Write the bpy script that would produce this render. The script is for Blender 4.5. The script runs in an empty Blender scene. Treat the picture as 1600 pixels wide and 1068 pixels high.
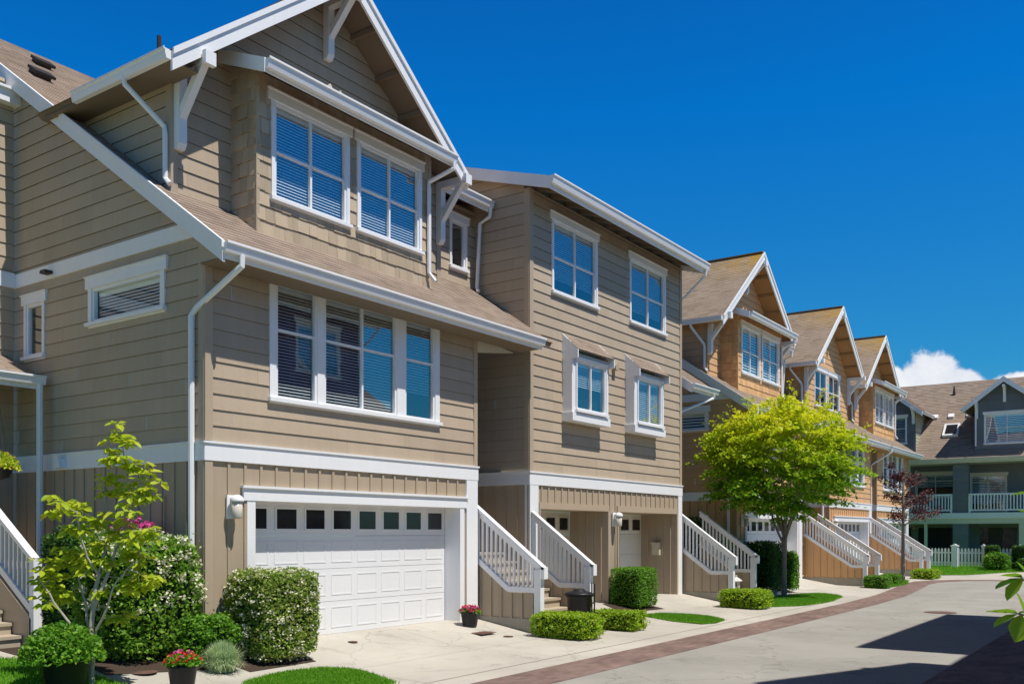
import bpy, math, random
from mathutils import Vector
random.seed(7)
R=random.uniform
scn=bpy.context.scene
COL=scn.collection
# ---------------------------------------------------------------- materials
def newmat(name):
    m=bpy.data.materials.new(name); m.use_nodes=True
    nt=m.node_tree; b=nt.nodes['Principled BSDF']; return m,nt,b
def N(nt,t,**k):
    n=nt.nodes.new(t)
    for a,v in k.items(): setattr(n,a,v)
    return n
def surf(name,col,rough=.75,isl=0.0,noise=.12,nscale=1.5,fine=.06,fscale=40,bump=.15,bscale=60,spec=.3,streak=0.0,col2=None,metal=0,bdist=.004):
    """painted / mineral surface: big blotches, fine grain, tone per board or tab, bump"""
    m,nt,b=newmat(name); L=nt.links.new
    tc=N(nt,'ShaderNodeTexCoord'); geo=N(nt,'ShaderNodeNewGeometry')
    n1=N(nt,'ShaderNodeTexNoise'); n1.inputs['Scale'].default_value=nscale; n1.inputs['Detail'].default_value=5
    n2=N(nt,'ShaderNodeTexNoise'); n2.inputs['Scale'].default_value=fscale; n2.inputs['Detail'].default_value=3
    L(tc.outputs['Object'],n1.inputs['Vector']); L(tc.outputs['Object'],n2.inputs['Vector'])
    def madd(a,mul,add):
        q=N(nt,'ShaderNodeMath',operation='MULTIPLY_ADD'); L(a,q.inputs[0]); q.inputs[1].default_value=mul; q.inputs[2].default_value=add; return q.outputs[0]
    def mul(a,b_):
        q=N(nt,'ShaderNodeMath',operation='MULTIPLY'); L(a,q.inputs[0]); L(b_,q.inputs[1]); return q.outputs[0]
    v=mul(madd(n1.outputs['Fac'],2*noise,1-noise),madd(n2.outputs['Fac'],2*fine,1-fine))
    if isl: v=mul(v,madd(geo.outputs['Random Per Island'],2*isl,1-isl))
    if streak:
        mp=N(nt,'ShaderNodeMapping'); mp.inputs['Scale'].default_value=(9,9,.5); L(tc.outputs['Object'],mp.inputs['Vector'])
        n3=N(nt,'ShaderNodeTexNoise'); n3.inputs['Scale'].default_value=1; n3.inputs['Detail'].default_value=4; L(mp.outputs[0],n3.inputs['Vector'])
        v=mul(v,madd(n3.outputs['Fac'],2*streak,1-streak))
    base=N(nt,'ShaderNodeRGB'); base.outputs[0].default_value=(*col,1)
    c=base.outputs[0]
    if col2:
        mx=N(nt,'ShaderNodeMix',data_type='RGBA'); L(geo.outputs['Random Per Island'],mx.inputs['Factor'])
        mx.inputs[6].default_value=(*col,1); mx.inputs[7].default_value=(*col2,1); c=mx.outputs[2]
    vm=N(nt,'ShaderNodeVectorMath',operation='SCALE'); L(c,vm.inputs[0]); L(v,vm.inputs['Scale'])
    L(vm.outputs[0],b.inputs['Base Color']); b.inputs['Roughness'].default_value=rough; b.inputs['Specular IOR Level'].default_value=spec; b.inputs['Metallic'].default_value=metal
    if bump:
        bp=N(nt,'ShaderNodeBump'); bp.inputs['Strength'].default_value=bump; bp.inputs['Distance'].default_value=bdist
        n4=N(nt,'ShaderNodeTexNoise'); n4.inputs['Scale'].default_value=bscale; L(tc.outputs['Object'],n4.inputs['Vector'])
        L(n4.outputs['Fac'],bp.inputs['Height']); L(bp.outputs[0],b.inputs['Normal'])
    return m
def leafmat(name,c1,c2,c3=None,trans=.35,zlo=0,zhi=1,top=None,rough=.5):
    m,nt,b=newmat(name); L=nt.links.new
    geo=N(nt,'ShaderNodeNewGeometry')
    cr=N(nt,'ShaderNodeValToRGB'); L(geo.outputs['Random Per Island'],cr.inputs['Fac'])
    cr.color_ramp.elements[0].color=(*c1,1); cr.color_ramp.elements[1].color=(*c2,1)
    if c3:
        e=cr.color_ramp.elements.new(.82); e.color=(*c2,1); cr.color_ramp.elements[-1].color=(*c3,1)
    c=cr.outputs[0]
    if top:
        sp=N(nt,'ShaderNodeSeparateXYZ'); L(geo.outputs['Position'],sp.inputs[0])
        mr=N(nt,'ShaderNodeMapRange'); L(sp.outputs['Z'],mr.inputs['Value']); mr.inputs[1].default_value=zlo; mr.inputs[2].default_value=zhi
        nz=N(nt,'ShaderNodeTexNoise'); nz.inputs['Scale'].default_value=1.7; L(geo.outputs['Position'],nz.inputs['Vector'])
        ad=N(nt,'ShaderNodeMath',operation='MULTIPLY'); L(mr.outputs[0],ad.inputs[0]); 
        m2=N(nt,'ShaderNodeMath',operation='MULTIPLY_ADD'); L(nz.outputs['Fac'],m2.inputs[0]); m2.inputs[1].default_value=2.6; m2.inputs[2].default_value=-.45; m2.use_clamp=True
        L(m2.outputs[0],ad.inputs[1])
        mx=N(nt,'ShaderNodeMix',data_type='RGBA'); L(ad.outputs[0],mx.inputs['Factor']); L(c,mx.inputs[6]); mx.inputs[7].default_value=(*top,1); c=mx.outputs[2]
    L(c,b.inputs['Base Color']); b.inputs['Roughness'].default_value=rough; b.inputs['Specular IOR Level'].default_value=.3
    tr=N(nt,'ShaderNodeBsdfTranslucent'); L(c,tr.inputs['Color'])
    ms=N(nt,'ShaderNodeMixShader'); ms.inputs[0].default_value=trans
    L(b.outputs[0],ms.inputs[1]); L(tr.outputs[0],ms.inputs[2])
    L(ms.outputs[0],nt.nodes['Material Output'].inputs['Surface'])
    return m
def glassmat(name,refl=.35,tint=(.75,.82,.85)):
    m,nt,b=newmat(name); L=nt.links.new; nt.nodes.remove(b)
    t=N(nt,'ShaderNodeBsdfTransparent'); t.inputs[0].default_value=(*tint,1)
    g=N(nt,'ShaderNodeBsdfGlossy'); g.inputs['Roughness'].default_value=.004; g.inputs['Color'].default_value=(.95,1,1,1)
    tc=N(nt,'ShaderNodeTexCoord'); nz=N(nt,'ShaderNodeTexNoise'); nz.inputs['Scale'].default_value=1.1; L(tc.outputs['Object'],nz.inputs['Vector'])
    bp=N(nt,'ShaderNodeBump'); bp.inputs['Strength'].default_value=.25; bp.inputs['Distance'].default_value=.006; L(nz.outputs['Fac'],bp.inputs['Height']); L(bp.outputs[0],g.inputs['Normal'])
    fr=N(nt,'ShaderNodeLayerWeight'); fr.inputs['Blend'].default_value=.4
    mr=N(nt,'ShaderNodeMapRange'); L(fr.outputs['Facing'],mr.inputs['Value']); mr.inputs[1].default_value=0; mr.inputs[2].default_value=1; mr.inputs[3].default_value=refl*.7; mr.inputs[4].default_value=min(1,refl*1.35)
    ms=N(nt,'ShaderNodeMixShader'); L(mr.outputs[0],ms.inputs[0]); L(t.outputs[0],ms.inputs[1]); L(g.outputs[0],ms.inputs[2])
    L(ms.outputs[0],nt.nodes['Material Output'].inputs['Surface']); return m
def rooftex(name,c1,c2,moss=False):
    m=surf(name,c1,rough=.95,isl=.32,noise=.22,nscale=.8,fine=.3,fscale=60,bump=.6,bscale=160,col2=c2,spec=.1)
    if moss:
        nt=m.node_tree; L=nt.links.new; b=nt.nodes['Principled BSDF']; src=b.inputs['Base Color'].links[0].from_socket
        geo=N(nt,'ShaderNodeNewGeometry'); sp=N(nt,'ShaderNodeSeparateXYZ'); L(geo.outputs['Position'],sp.inputs[0])
        a=N(nt,'ShaderNodeMapRange'); L(sp.outputs['Z'],a.inputs['Value']); a.inputs[1].default_value=9.9; a.inputs[2].default_value=11.0
        y=N(nt,'ShaderNodeMapRange'); L(sp.outputs['Y'],y.inputs['Value']); y.inputs[1].default_value=13.6; y.inputs[2].default_value=11.4
        nz=N(nt,'ShaderNodeTexNoise'); nz.inputs['Scale'].default_value=3; nz.inputs['Detail'].default_value=6; L(geo.outputs['Position'],nz.inputs['Vector'])
        nm=N(nt,'ShaderNodeMath',operation='MULTIPLY_ADD'); L(nz.outputs['Fac'],nm.inputs[0]); nm.inputs[1].default_value=2.4; nm.inputs[2].default_value=-.5; nm.use_clamp=True
        q=N(nt,'ShaderNodeMath',operation='MULTIPLY'); L(a.outputs[0],q.inputs[0]); L(y.outputs[0],q.inputs[1])
        q2=N(nt,'ShaderNodeMath',operation='MULTIPLY'); L(q.outputs[0],q2.inputs[0]); L(nm.outputs[0],q2.inputs[1])
        mx=N(nt,'ShaderNodeMix',data_type='RGBA'); L(q2.outputs[0],mx.inputs['Factor']); L(src,mx.inputs[6]); mx.inputs[7].default_value=(.42,.24,.03,1)
        L(mx.outputs[2],b.inputs['Base Color'])
    return m
M={}
M['tan']=surf('tan_siding_paint',(.465,.37,.265),rough=.7,isl=.06,noise=.10,streak=.07)
M['tanbat']=surf('tan_batten_paint',(.43,.34,.24),rough=.75,noise=.08,streak=.09)
M['tantrim']=surf('tan_trim_paint',(.46,.365,.26),rough=.6,noise=.04)
M['tanshingle']=surf('tan_shingle_stain',(.43,.34,.235),rough=.85,isl=.10,noise=.1,streak=.12,col2=(.50,.40,.28))
M['org']=surf('cedar_siding_paint',(.66,.39,.20),rough=.7,isl=.04,noise=.06,streak=.05)
M['orgbat']=surf('cedar_batten_paint',(.64,.37,.18),rough=.75,noise=.08,streak=.1)
M['orgtrim']=surf('cedar_trim_paint',(.46,.29,.16),rough=.6,noise=.04)
M['orgshingle']=surf('cedar_shingle_stain',(.66,.37,.17),rough=.85,isl=.1,noise=.1,streak=.1,col2=(.72,.43,.20))
M['red']=surf('maroon_siding_paint',(.16,.035,.035),rough=.7,isl=.05,noise=.06)
M['grn']=surf('dark_green_siding_paint',(.17,.185,.195),rough=.7,isl=.06,noise=.08)
M['grnlit']=surf('sunlit_green_siding_paint',(.40,.43,.34),rough=.7,isl=.04,noise=.06)  # lighter copy of the dark green siding, sunlight put into its colour
M['white']=surf('white_trim_paint',(.84,.84,.84),rough=.45,noise=.035,fine=.02,streak=.03,bump=.05)
M['door']=surf('white_door_enamel',(.78,.78,.78),rough=.4,noise=.02,fine=.01,bump=.04)
M['cream']=surf('cream_paint',(.66,.61,.50),rough=.5,noise=.05)
M['roof']=rooftex('brown_roof_shingle',(.37,.285,.22),(.25,.195,.155))
M['roofm']=rooftex('mossy_roof_shingle',(.37,.285,.21),(.25,.195,.15),True)
M['soffit']=surf('stained_soffit_board',(.20,.155,.11),rough=.8,isl=.05,noise=.1)
M['osoffit']=surf('warm_soffit_board',(.42,.25,.11),rough=.8,isl=.05,noise=.1)
M['glass']=glassmat('window_glass',.30)
M['glassb']=glassmat('sky_window_glass',.29,(.9,.95,.97))
M['glassd']=glassmat('shaded_window_glass',.10,(.9,.95,.97))
M['blind']=surf('blind_slat',(.86,.87,.87),rough=.6,noise=.03,bump=0)
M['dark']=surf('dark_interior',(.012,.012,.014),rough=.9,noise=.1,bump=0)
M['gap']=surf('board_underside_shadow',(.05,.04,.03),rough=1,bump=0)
M['black']=surf('black_plastic',(.018,.018,.02),rough=.45,noise=.15,bump=.1)
M['darkmetal']=surf('dark_metal',(.04,.035,.035),rough=.5)
M['iron']=surf('rusted_iron_cover',(.17,.10,.075),rough=.8,noise=.3,nscale=6)
M['bark']=surf('grey_bark',(.24,.20,.165),rough=.9,noise=.25,nscale=8,bump=.6,bscale=40,bdist=.01)
M['palebark']=surf('pale_bark',(.42,.37,.30),rough=.8,noise=.2,nscale=8,bump=.4)
M['stepc']=surf('weathered_step_boards',(.44,.37,.27),rough=.8,noise=.12,isl=.05,fine=.1)
M['footing']=surf('poured_footing',(.34,.31,.25),rough=.9,noise=.2,nscale=3,fine=.15,bump=.5,streak=.12)
def pave(name,col,joint=0,noise=.1,jx=3.1,jy=2.4,rough=.9,dark=.75):
    m=surf(name,col,rough=rough,noise=noise,nscale=.9,fine=.12,fscale=90,bump=.35,bscale=150,spec=.2)
    nt=m.node_tree; L=nt.links.new; b=nt.nodes['Principled BSDF']; src=b.inputs['Base Color'].links[0].from_socket
    tc=N(nt,'ShaderNodeTexCoord'); n=N(nt,'ShaderNodeTexNoise'); n.inputs['Scale'].default_value=.35; n.inputs['Detail'].default_value=8; n.inputs['Roughness'].default_value=.65
    L(tc.outputs['Object'],n.inputs['Vector'])
    mr=N(nt,'ShaderNodeMapRange'); L(n.outputs['Fac'],mr.inputs['Value']); mr.inputs[1].default_value=.35; mr.inputs[2].default_value=.65; mr.inputs[3].default_value=.86; mr.inputs[4].default_value=1.08
    vm=N(nt,'ShaderNodeVectorMath',operation='SCALE'); L(src,vm.inputs[0]); L(mr.outputs[0],vm.inputs['Scale']); out=vm.outputs[0]
    vo=N(nt,'ShaderNodeTexVoronoi',feature='DISTANCE_TO_EDGE'); vo.inputs['Scale'].default_value=.42
    nd=N(nt,'ShaderNodeTexNoise'); nd.inputs['Scale'].default_value=2.2; nd.inputs['Detail'].default_value=6; L(tc.outputs['Object'],nd.inputs['Vector'])
    va=N(nt,'ShaderNodeVectorMath',operation='SCALE'); va.inputs['Scale'].default_value=.55; L(nd.outputs['Color'],va.inputs[0])
    vb=N(nt,'ShaderNodeVectorMath',operation='ADD'); L(va.outputs[0],vb.inputs[0]); L(tc.outputs['Object'],vb.inputs[1]); L(vb.outputs[0],vo.inputs['Vector'])
    mc=N(nt,'ShaderNodeMapRange'); L(vo.outputs['Distance'],mc.inputs['Value']); mc.inputs[1].default_value=.0; mc.inputs[2].default_value=.006; mc.inputs[3].default_value=.72; mc.inputs[4].default_value=1
    ns=N(nt,'ShaderNodeTexNoise'); ns.inputs['Scale'].default_value=1.6; ns.inputs['Detail'].default_value=9; ns.inputs['Roughness'].default_value=.7; L(tc.outputs['Object'],ns.inputs['Vector'])
    mst=N(nt,'ShaderNodeMapRange'); L(ns.outputs['Fac'],mst.inputs['Value']); mst.inputs[1].default_value=.56; mst.inputs[2].default_value=.74; mst.inputs[3].default_value=1; mst.inputs[4].default_value=.70
    mm=N(nt,'ShaderNodeMath',operation='MULTIPLY'); L(mc.outputs[0],mm.inputs[0]); L(mst.outputs[0],mm.inputs[1])
    vs=N(nt,'ShaderNodeVectorMath',operation='SCALE'); L(out,vs.inputs[0]); L(mm.outputs[0],vs.inputs['Scale']); out=vs.outputs[0]
    if joint:
        br=N(nt,'ShaderNodeTexBrick'); br.offset=0; br.inputs['Scale'].default_value=1; br.inputs['Brick Width'].default_value=jx; br.inputs['Row Height'].default_value=jy; br.inputs['Mortar Size'].default_value=joint; br.inputs['Mortar Smooth'].default_value=.4
        L(tc.outputs['Object'],br.inputs['Vector'])
        mr2=N(nt,'ShaderNodeMapRange'); L(br.outputs['Fac'],mr2.inputs['Value']); mr2.inputs[3].default_value=1; mr2.inputs[4].default_value=dark
        v2=N(nt,'ShaderNodeVectorMath',operation='SCALE'); L(out,v2.inputs[0]); L(mr2.outputs[0],v2.inputs['Scale']); out=v2.outputs[0]
    L(out,b.inputs['Base Color']); return m
M['apron']=pave('driveway_concrete',(.49,.455,.395),joint=.011,jx=3.05,jy=2.3,dark=.62)
M['road']=pave('road_concrete',(.33,.315,.28),joint=0,noise=.08)
def brickmat(name,c1,c2,mortar,w=.2,h=.1):
    m,nt,b=newmat(name); L=nt.links.new
    tc=N(nt,'ShaderNodeTexCoord'); br=N(nt,'ShaderNodeTexBrick'); br.inputs['Scale'].default_value=1; br.inputs['Brick Width'].default_value=w; br.inputs['Row Height'].default_value=h
    br.inputs['Mortar Size'].default_value=.006; br.inputs['Color1'].default_value=(*c1,1); br.inputs['Color2'].default_value=(*c2,1); br.inputs['Mortar'].default_value=(*mortar,1); br.inputs['Bias'].default_value=-.2
    L(tc.outputs['Object'],br.inputs['Vector'])
    n=N(nt,'ShaderNodeTexNoise'); n.inputs['Scale'].default_value=1.2; n.inputs['Detail'].default_value=7; L(tc.outputs['Object'],n.inputs['Vector'])
    mr=N(nt,'ShaderNodeMapRange'); L(n.outputs['Fac'],mr.inputs['Value']); mr.inputs[1].default_value=.3; mr.inputs[2].default_value=.7; mr.inputs[3].default_value=.75; mr.inputs[4].default_value=1.2
    vm=N(nt,'ShaderNodeVectorMath',operation='SCALE'); L(br.outputs['Color'],vm.inputs[0]); L(mr.outputs[0],vm.inputs['Scale']); L(vm.outputs[0],b.inputs['Base Color'])
    b.inputs['Roughness'].default_value=.9; b.inputs['Specular IOR Level'].default_value=.2
    bp=N(nt,'ShaderNodeBump'); bp.inputs['Strength'].default_value=.5; bp.inputs['Distance'].default_value=.004; bp.invert=True; L(br.outputs['Fac'],bp.inputs['Height']); L(bp.outputs[0],b.inputs['Normal'])
    return m
M['brick']=brickmat('red_brick_paving',(.185,.12,.10),(.265,.18,.155),(.20,.165,.14))
M['soil']=surf('planting_soil',(.06,.04,.028),rough=1,noise=.3,bump=1,bscale=30,bdist=.02)
M['ground']=surf('ground_earth',(.13,.14,.07),rough=1,noise=.2)
M['grass']=leafmat('grass_blades',(.12,.34,.015),(.22,.50,.03),(.36,.58,.06),trans=.45)
M['turf']=surf('turf_base',(.09,.22,.02),rough=1,noise=.25,nscale=4,bump=.8,bscale=50,bdist=.02)
M['lf_dark']=leafmat('hedge_leaf_dark',(.03,.095,.014),(.075,.18,.025),(.12,.25,.04),trans=.25)
M['lf_mid']=leafmat('hedge_leaf_mid',(.08,.23,.015),(.19,.40,.03),(.30,.50,.05),trans=.4)
M['lf_shrub']=leafmat('shrub_leaf_bright',(.13,.30,.025),(.27,.47,.045),(.42,.58,.10),trans=.45)
M['lf_lime']=leafmat('hedge_leaf_lime',(.20,.38,.015),(.42,.58,.03),(.62,.70,.07),trans=.45)
M['lf_photinia']=leafmat('shrub_leaf_mixed',(.16,.30,.03),(.40,.50,.09),(.68,.62,.30),trans=.45)
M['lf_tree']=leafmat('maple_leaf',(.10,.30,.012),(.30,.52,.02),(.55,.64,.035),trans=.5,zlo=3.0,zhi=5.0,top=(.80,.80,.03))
M['lf_young']=leafmat('young_tree_leaf',(.38,.52,.03),(.60,.68,.05),(.80,.70,.08),trans=.5)
M['lf_purple']=leafmat('purple_leaf',(.055,.018,.022),(.13,.04,.045),(.30,.12,.10),trans=.25)
M['lf_silver']=leafmat('silvery_tuft_leaf',(.42,.56,.28),(.62,.72,.42),None,trans=.35)
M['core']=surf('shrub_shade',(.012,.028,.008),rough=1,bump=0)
M['fl_cream']=leafmat('cream_blossom',(.62,.60,.40),(.80,.78,.60),None,trans=.2)
M['fl_red']=leafmat('red_petal',(.60,.012,.02),(.74,.03,.05),(.78,.10,.12),trans=.2)
M['fl_pink']=leafmat('pink_petal',(.65,.06,.28),(.78,.14,.42),None,trans=.2)
M['fl_orange']=leafmat('orange_petal',(.7,.18,.02),(.75,.3,.04),None,trans=.2)
M['mail']=surf('cream_mailbox',(.62,.56,.42),rough=.4,bump=0)
M['lamp']=surf('frosted_lamp_glass',(.62,.58,.48),rough=.25,bump=0)
M['stone']=surf('white_cast_ornament',(.72,.71,.68),rough=.7)
# ---------------------------------------------------------------- mesh kit
class Fr:
    """wall frame: u along the wall, w up (or up the slope), o outward"""
    def __init__(s,O,U,Nn,W=(0,0,1)):
        s.O=Vector(O); s.U=Vector(U); s.N=Vector(Nn); s.W=Vector(W)
    def p(s,u,w,o=0): return s.O+s.U*u+s.W*w+s.N*o
def front(y): return Fr((0,y,0),(1,0,0),(0,-1,0))
def side(x): return Fr((x,0,0),(0,1,0),(-1,0,0))
def sideR(x): return Fr((x,0,0),(0,1,0),(1,0,0))
def clip(poly,a,b,c):
    out=[]
    for i in range(len(poly)):
        p=poly[i]; q=poly[(i+1)%len(poly)]
        dp=a*p[0]+b*p[1]-c; dq=a*q[0]+b*q[1]-c
        if dp<=1e-9: out.append(p)
        if (dp<-1e-9 and dq>1e-9) or (dp>1e-9 and dq<-1e-9):
            t=dp/(dp-dq); out.append((p[0]+t*(q[0]-p[0]),p[1]+t*(q[1]-p[1])))
    return out if len(out)>2 else None
def area(p):
    return abs(sum(p[i][0]*p[(i+1)%len(p)][1]-p[(i+1)%len(p)][0]*p[i][1] for i in range(len(p))))/2
def subtract(pieces,r):
    u0,u1,w0,w1=r; res=[]
    for p in pieces:
        us=[q[0] for q in p]; ws=[q[1] for q in p]
        if max(us)<=u0 or min(us)>=u1 or max(ws)<=w0 or min(ws)>=w1: res.append(p); continue
        for (a,b,c) in ((1,0,u0),(-1,0,-u1),(0,1,w0),(0,-1,-w1)):
            o=clip(p,a,b,c)
            if o and area(o)>1e-5: res.append(o)
            p=clip(p,-a,-b,-c)
            if not p: break
    return res
class MB:
    def __init__(s): s.v=[]; s.f=[]; s.dark=[]
    def poly(s,pts):
        i=len(s.v); s.v+= [tuple(p) for p in pts]; s.f.append(tuple(range(i,i+len(pts))))
    def hexa(s,P):   # 8 corners: bottom 4, top 4
        i=len(s.v); s.v+=[tuple(p) for p in P]
        for f in ((0,3,2,1),(4,5,6,7),(0,1,5,4),(1,2,6,5),(2,3,7,6),(3,0,4,7)): s.f.append(tuple(i+k for k in f))
    def box(s,a,b):
        x0,y0,z0=a; x1,y1,z1=b
        s.hexa([(x0,y0,z0),(x1,y0,z0),(x1,y1,z0),(x0,y1,z0),(x0,y0,z1),(x1,y0,z1),(x1,y1,z1),(x0,y1,z1)])
    def fbox(s,fr,u0,u1,w0,w1,o0,o1):
        s.hexa([fr.p(u0,w0,o1),fr.p(u1,w0,o1),fr.p(u1,w0,o0),fr.p(u0,w0,o0),fr.p(u0,w1,o1),fr.p(u1,w1,o1),fr.p(u1,w1,o0),fr.p(u0,w1,o0)])
    def fprism(s,fr,poly,o0,o1):
        n=len(poly); i=len(s.v)
        s.v+=[tuple(fr.p(u,w,o1)) for u,w in poly]+[tuple(fr.p(u,w,o0)) for u,w in poly]
        s.f.append(tuple(range(i,i+n))); s.f.append(tuple(range(i+2*n-1,i+n-1,-1)))
        for k in range(n):
            q=(k+1)%n; s.f.append((i+k,i+n+k,i+n+q,i+q))
    def bar(s,p,q,w,h,up=(0,0,1)):
        p=Vector(p); q=Vector(q); d=(q-p).normalized(); up=Vector(up)
        r=d.cross(up)
        if r.length<1e-4: r=d.cross(Vector((1,0,0)))
        r.normalize(); t=r.cross(d).normalized()
        r*=w/2; t*=h/2
        s.hexa([p-r-t,p+r-t,q+r-t,q-r-t,p-r+t,p+r+t,q+r+t,q-r+t])
    def extr(s,prof,p,q,out,up=(0,0,1)):
        out=Vector(out); up=Vector(up); n=len(prof); i=len(s.v)
        for c in (Vector(p),Vector(q)): s.v+=[tuple(c+out*a+up*b) for a,b in prof]
        s.f.append(tuple(range(i,i+n))); s.f.append(tuple(range(i+2*n-1,i+n-1,-1)))
        for k in range(n):
            m=(k+1)%n; s.f.append((i+k,i+n+k,i+n+m,i+m))
    def tube(s,pts,rad,n=8):
        pts=[Vector(p) for p in pts]; rr=rad if isinstance(rad,(list,tuple)) else [rad]*len(pts)
        i0=len(s.v); x=None
        for k,p in enumerate(pts):
            d=(pts[min(k+1,len(pts)-1)]-pts[max(k-1,0)]).normalized()
            if x is None:
                x=d.cross(Vector((0,0,1)));
                if x.length<1e-3: x=Vector((1,0,0))
                x.normalize()
            x=(x-d*x.dot(d)).normalized(); y=d.cross(x)
            for j in range(n):
                a=2*math.pi*(j+.5)/n; s.v.append(tuple(p+(x*math.cos(a)+y*math.sin(a))*rr[k]))
        for k in range(len(pts)-1):
            for j in range(n):
                a=i0+k*n+j; b=i0+k*n+(j+1)%n; s.f.append((a,b,b+n,a+n))
        s.f.append(tuple(range(i0+n-1,i0-1,-1))); e=i0+(len(pts)-1)*n; s.f.append(tuple(range(e,e+n)))
    def lathe(s,c,prof,n=24):
        i0=len(s.v); c=Vector(c)
        for r,z in prof:
            for j in range(n):
                a=2*math.pi*j/n; s.v.append((c.x+r*math.cos(a),c.y+r*math.sin(a),c.z+z))
        for k in range(len(prof)-1):
            for j in range(n):
                a=i0+k*n+j; b=i0+k*n+(j+1)%n; s.f.append((a,b,b+n,a+n))
        s.f.append(tuple(range(i0+n-1,i0-1,-1))); e=i0+(len(prof)-1)*n; s.f.append(tuple(range(e,e+n)))
    # cladding ------------------------------------------------
    def lap(s,fr,pieces,c=.225,t=.017,z0=0.0,tilt=1):
        for p in pieces:
            ws=[q[1] for q in p]; k0=math.floor((min(ws)-z0)/c); k1=math.ceil((max(ws)-z0)/c)
            for k in range(k0,k1):
                a=z0+k*c; b=a+c
                q=clip(p,0,-1,-a); q=q and clip(q,0,1,b)
                if not q or area(q)<1e-6: continue
                us=[x[0] for x in q]; segs=[]; u=min(us); L=3.66; off=(k*1.37)%L
                cuts=[x for x in [math.floor(u/L)*L+off+j*L for j in range(-1,12)] if min(us)+.2<x<max(us)-.2]
                parts=[q]
                for x in cuts:
                    last=parts.pop(); A=clip(last,1,0,x-.0012); B=clip(last,-1,0,-x-.0012)
                    if A: parts.append(A)
                    if B: parts.append(B)
                    if not (A or B): parts.append(last)
                for g in parts:
                    s.poly([fr.p(u_,w_,t*(1-(w_-a)/c)+.002) for u_,w_ in g])
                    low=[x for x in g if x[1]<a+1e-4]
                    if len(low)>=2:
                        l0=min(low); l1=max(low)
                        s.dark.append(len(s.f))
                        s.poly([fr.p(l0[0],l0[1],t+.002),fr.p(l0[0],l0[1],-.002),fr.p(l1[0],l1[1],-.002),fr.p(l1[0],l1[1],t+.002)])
    def shingle(s,fr,pieces,c=.19,t=.018,wmin=.1,wmax=.26,jit=.008,z0=0,gap=.002,rnd=None):
        rnd=rnd or random.Random(5)
        for p in pieces:
            ws=[q[1] for q in p]; us_=[q[0] for q in p]; k0=math.floor((min(ws)-z0)/c); k1=math.ceil((max(ws)-z0)/c)
            for k in range(k0,k1):
                a=z0+k*c; b=a+c
                q=clip(p,0,-1,-a); q=q and clip(q,0,1,b)
                if not q or area(q)<1e-6: continue
                u=min(x[0] for x in q); ue=max(x[0] for x in q)
                u-=rnd.uniform(0,wmax)*.8
                while u<ue:
                    w=rnd.uniform(wmin,wmax); g=clip(q,-1,0,-u); g=g and clip(g,1,0,u+w-gap); u+=w
                    if not g or area(g)<2e-6: continue
                    tt=t*rnd.uniform(.75,1.15); dj=rnd.uniform(-jit,jit)
                    P=[(x,(y+dj if y<a+1e-4 else y)) for x,y in g]
                    s.poly([fr.p(x,y,tt*(1-(y-a)/c)+.002) for x,y in P])
                    low=[x for x in P if x[1]<a+jit+1e-4]
                    if len(low)>=2:
                        l0=min(low); l1=max(low)
                        s.poly([fr.p(l0[0],l0[1],tt+.002),fr.p(l0[0],l0[1],-.002),fr.p(l1[0],l1[1],-.002),fr.p(l1[0],l1[1],tt+.002)])
    def batten(s,fr,pieces,step=.29,w=.045,t=.022,u0=0.0):
        for p in pieces:
            s.poly([fr.p(u,w_,0) for u,w_ in p])
            us=[q[0] for q in p]
            k=math.ceil((min(us)-u0)/step)
            while u0+k*step<max(us):
                u=u0+k*step; k+=1
                q=clip(p,-1,0,-(u-w/2)); q=q and clip(q,1,0,u+w/2)
                if not q or area(q)<1e-4: continue
                s.fprism(fr,q,-.002,t)
    def slab(s,fr,pieces,o0,o1):
        for p in pieces: s.fprism(fr,p,o0,o1)
    def build(s,name,mat,parent=None,smooth=False):
        org=Vector((0,0,0)); q=parent
        while q is not None:
            org+=q.location; q=q.parent
        me=bpy.data.meshes.new(name)
        me.from_pydata([(x-org.x,y-org.y,z-org.z) for x,y,z in s.v],[],s.f); me.materials.append(mat)
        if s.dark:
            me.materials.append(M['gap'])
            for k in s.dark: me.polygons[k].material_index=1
        if smooth:
            me.polygons.foreach_set('use_smooth',[True]*len(me.polygons))
        me.update()
        o=bpy.data.objects.new(name,me); COL.objects.link(o); o.parent=parent
        return o
def tag(o,label,cat,group=None):
    o['label']=label; o['category']=cat
    if group: o['group']=group
    return o
def thing(name,label,cat,loc,group=None):
    o=bpy.data.objects.new(name,None); COL.objects.link(o); o.location=loc; o.empty_display_size=.2
    return tag(o,label,cat,group)
def one(name,mat,fn,parent=None,smooth=False):
    m=MB(); fn(m); return m.build(name,mat,parent,smooth)
def copy_tree(o,parent=None):
    c=o.copy(); COL.objects.link(c); c.parent=parent
    for ch in o.children: copy_tree(ch,c)
    return c
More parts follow.
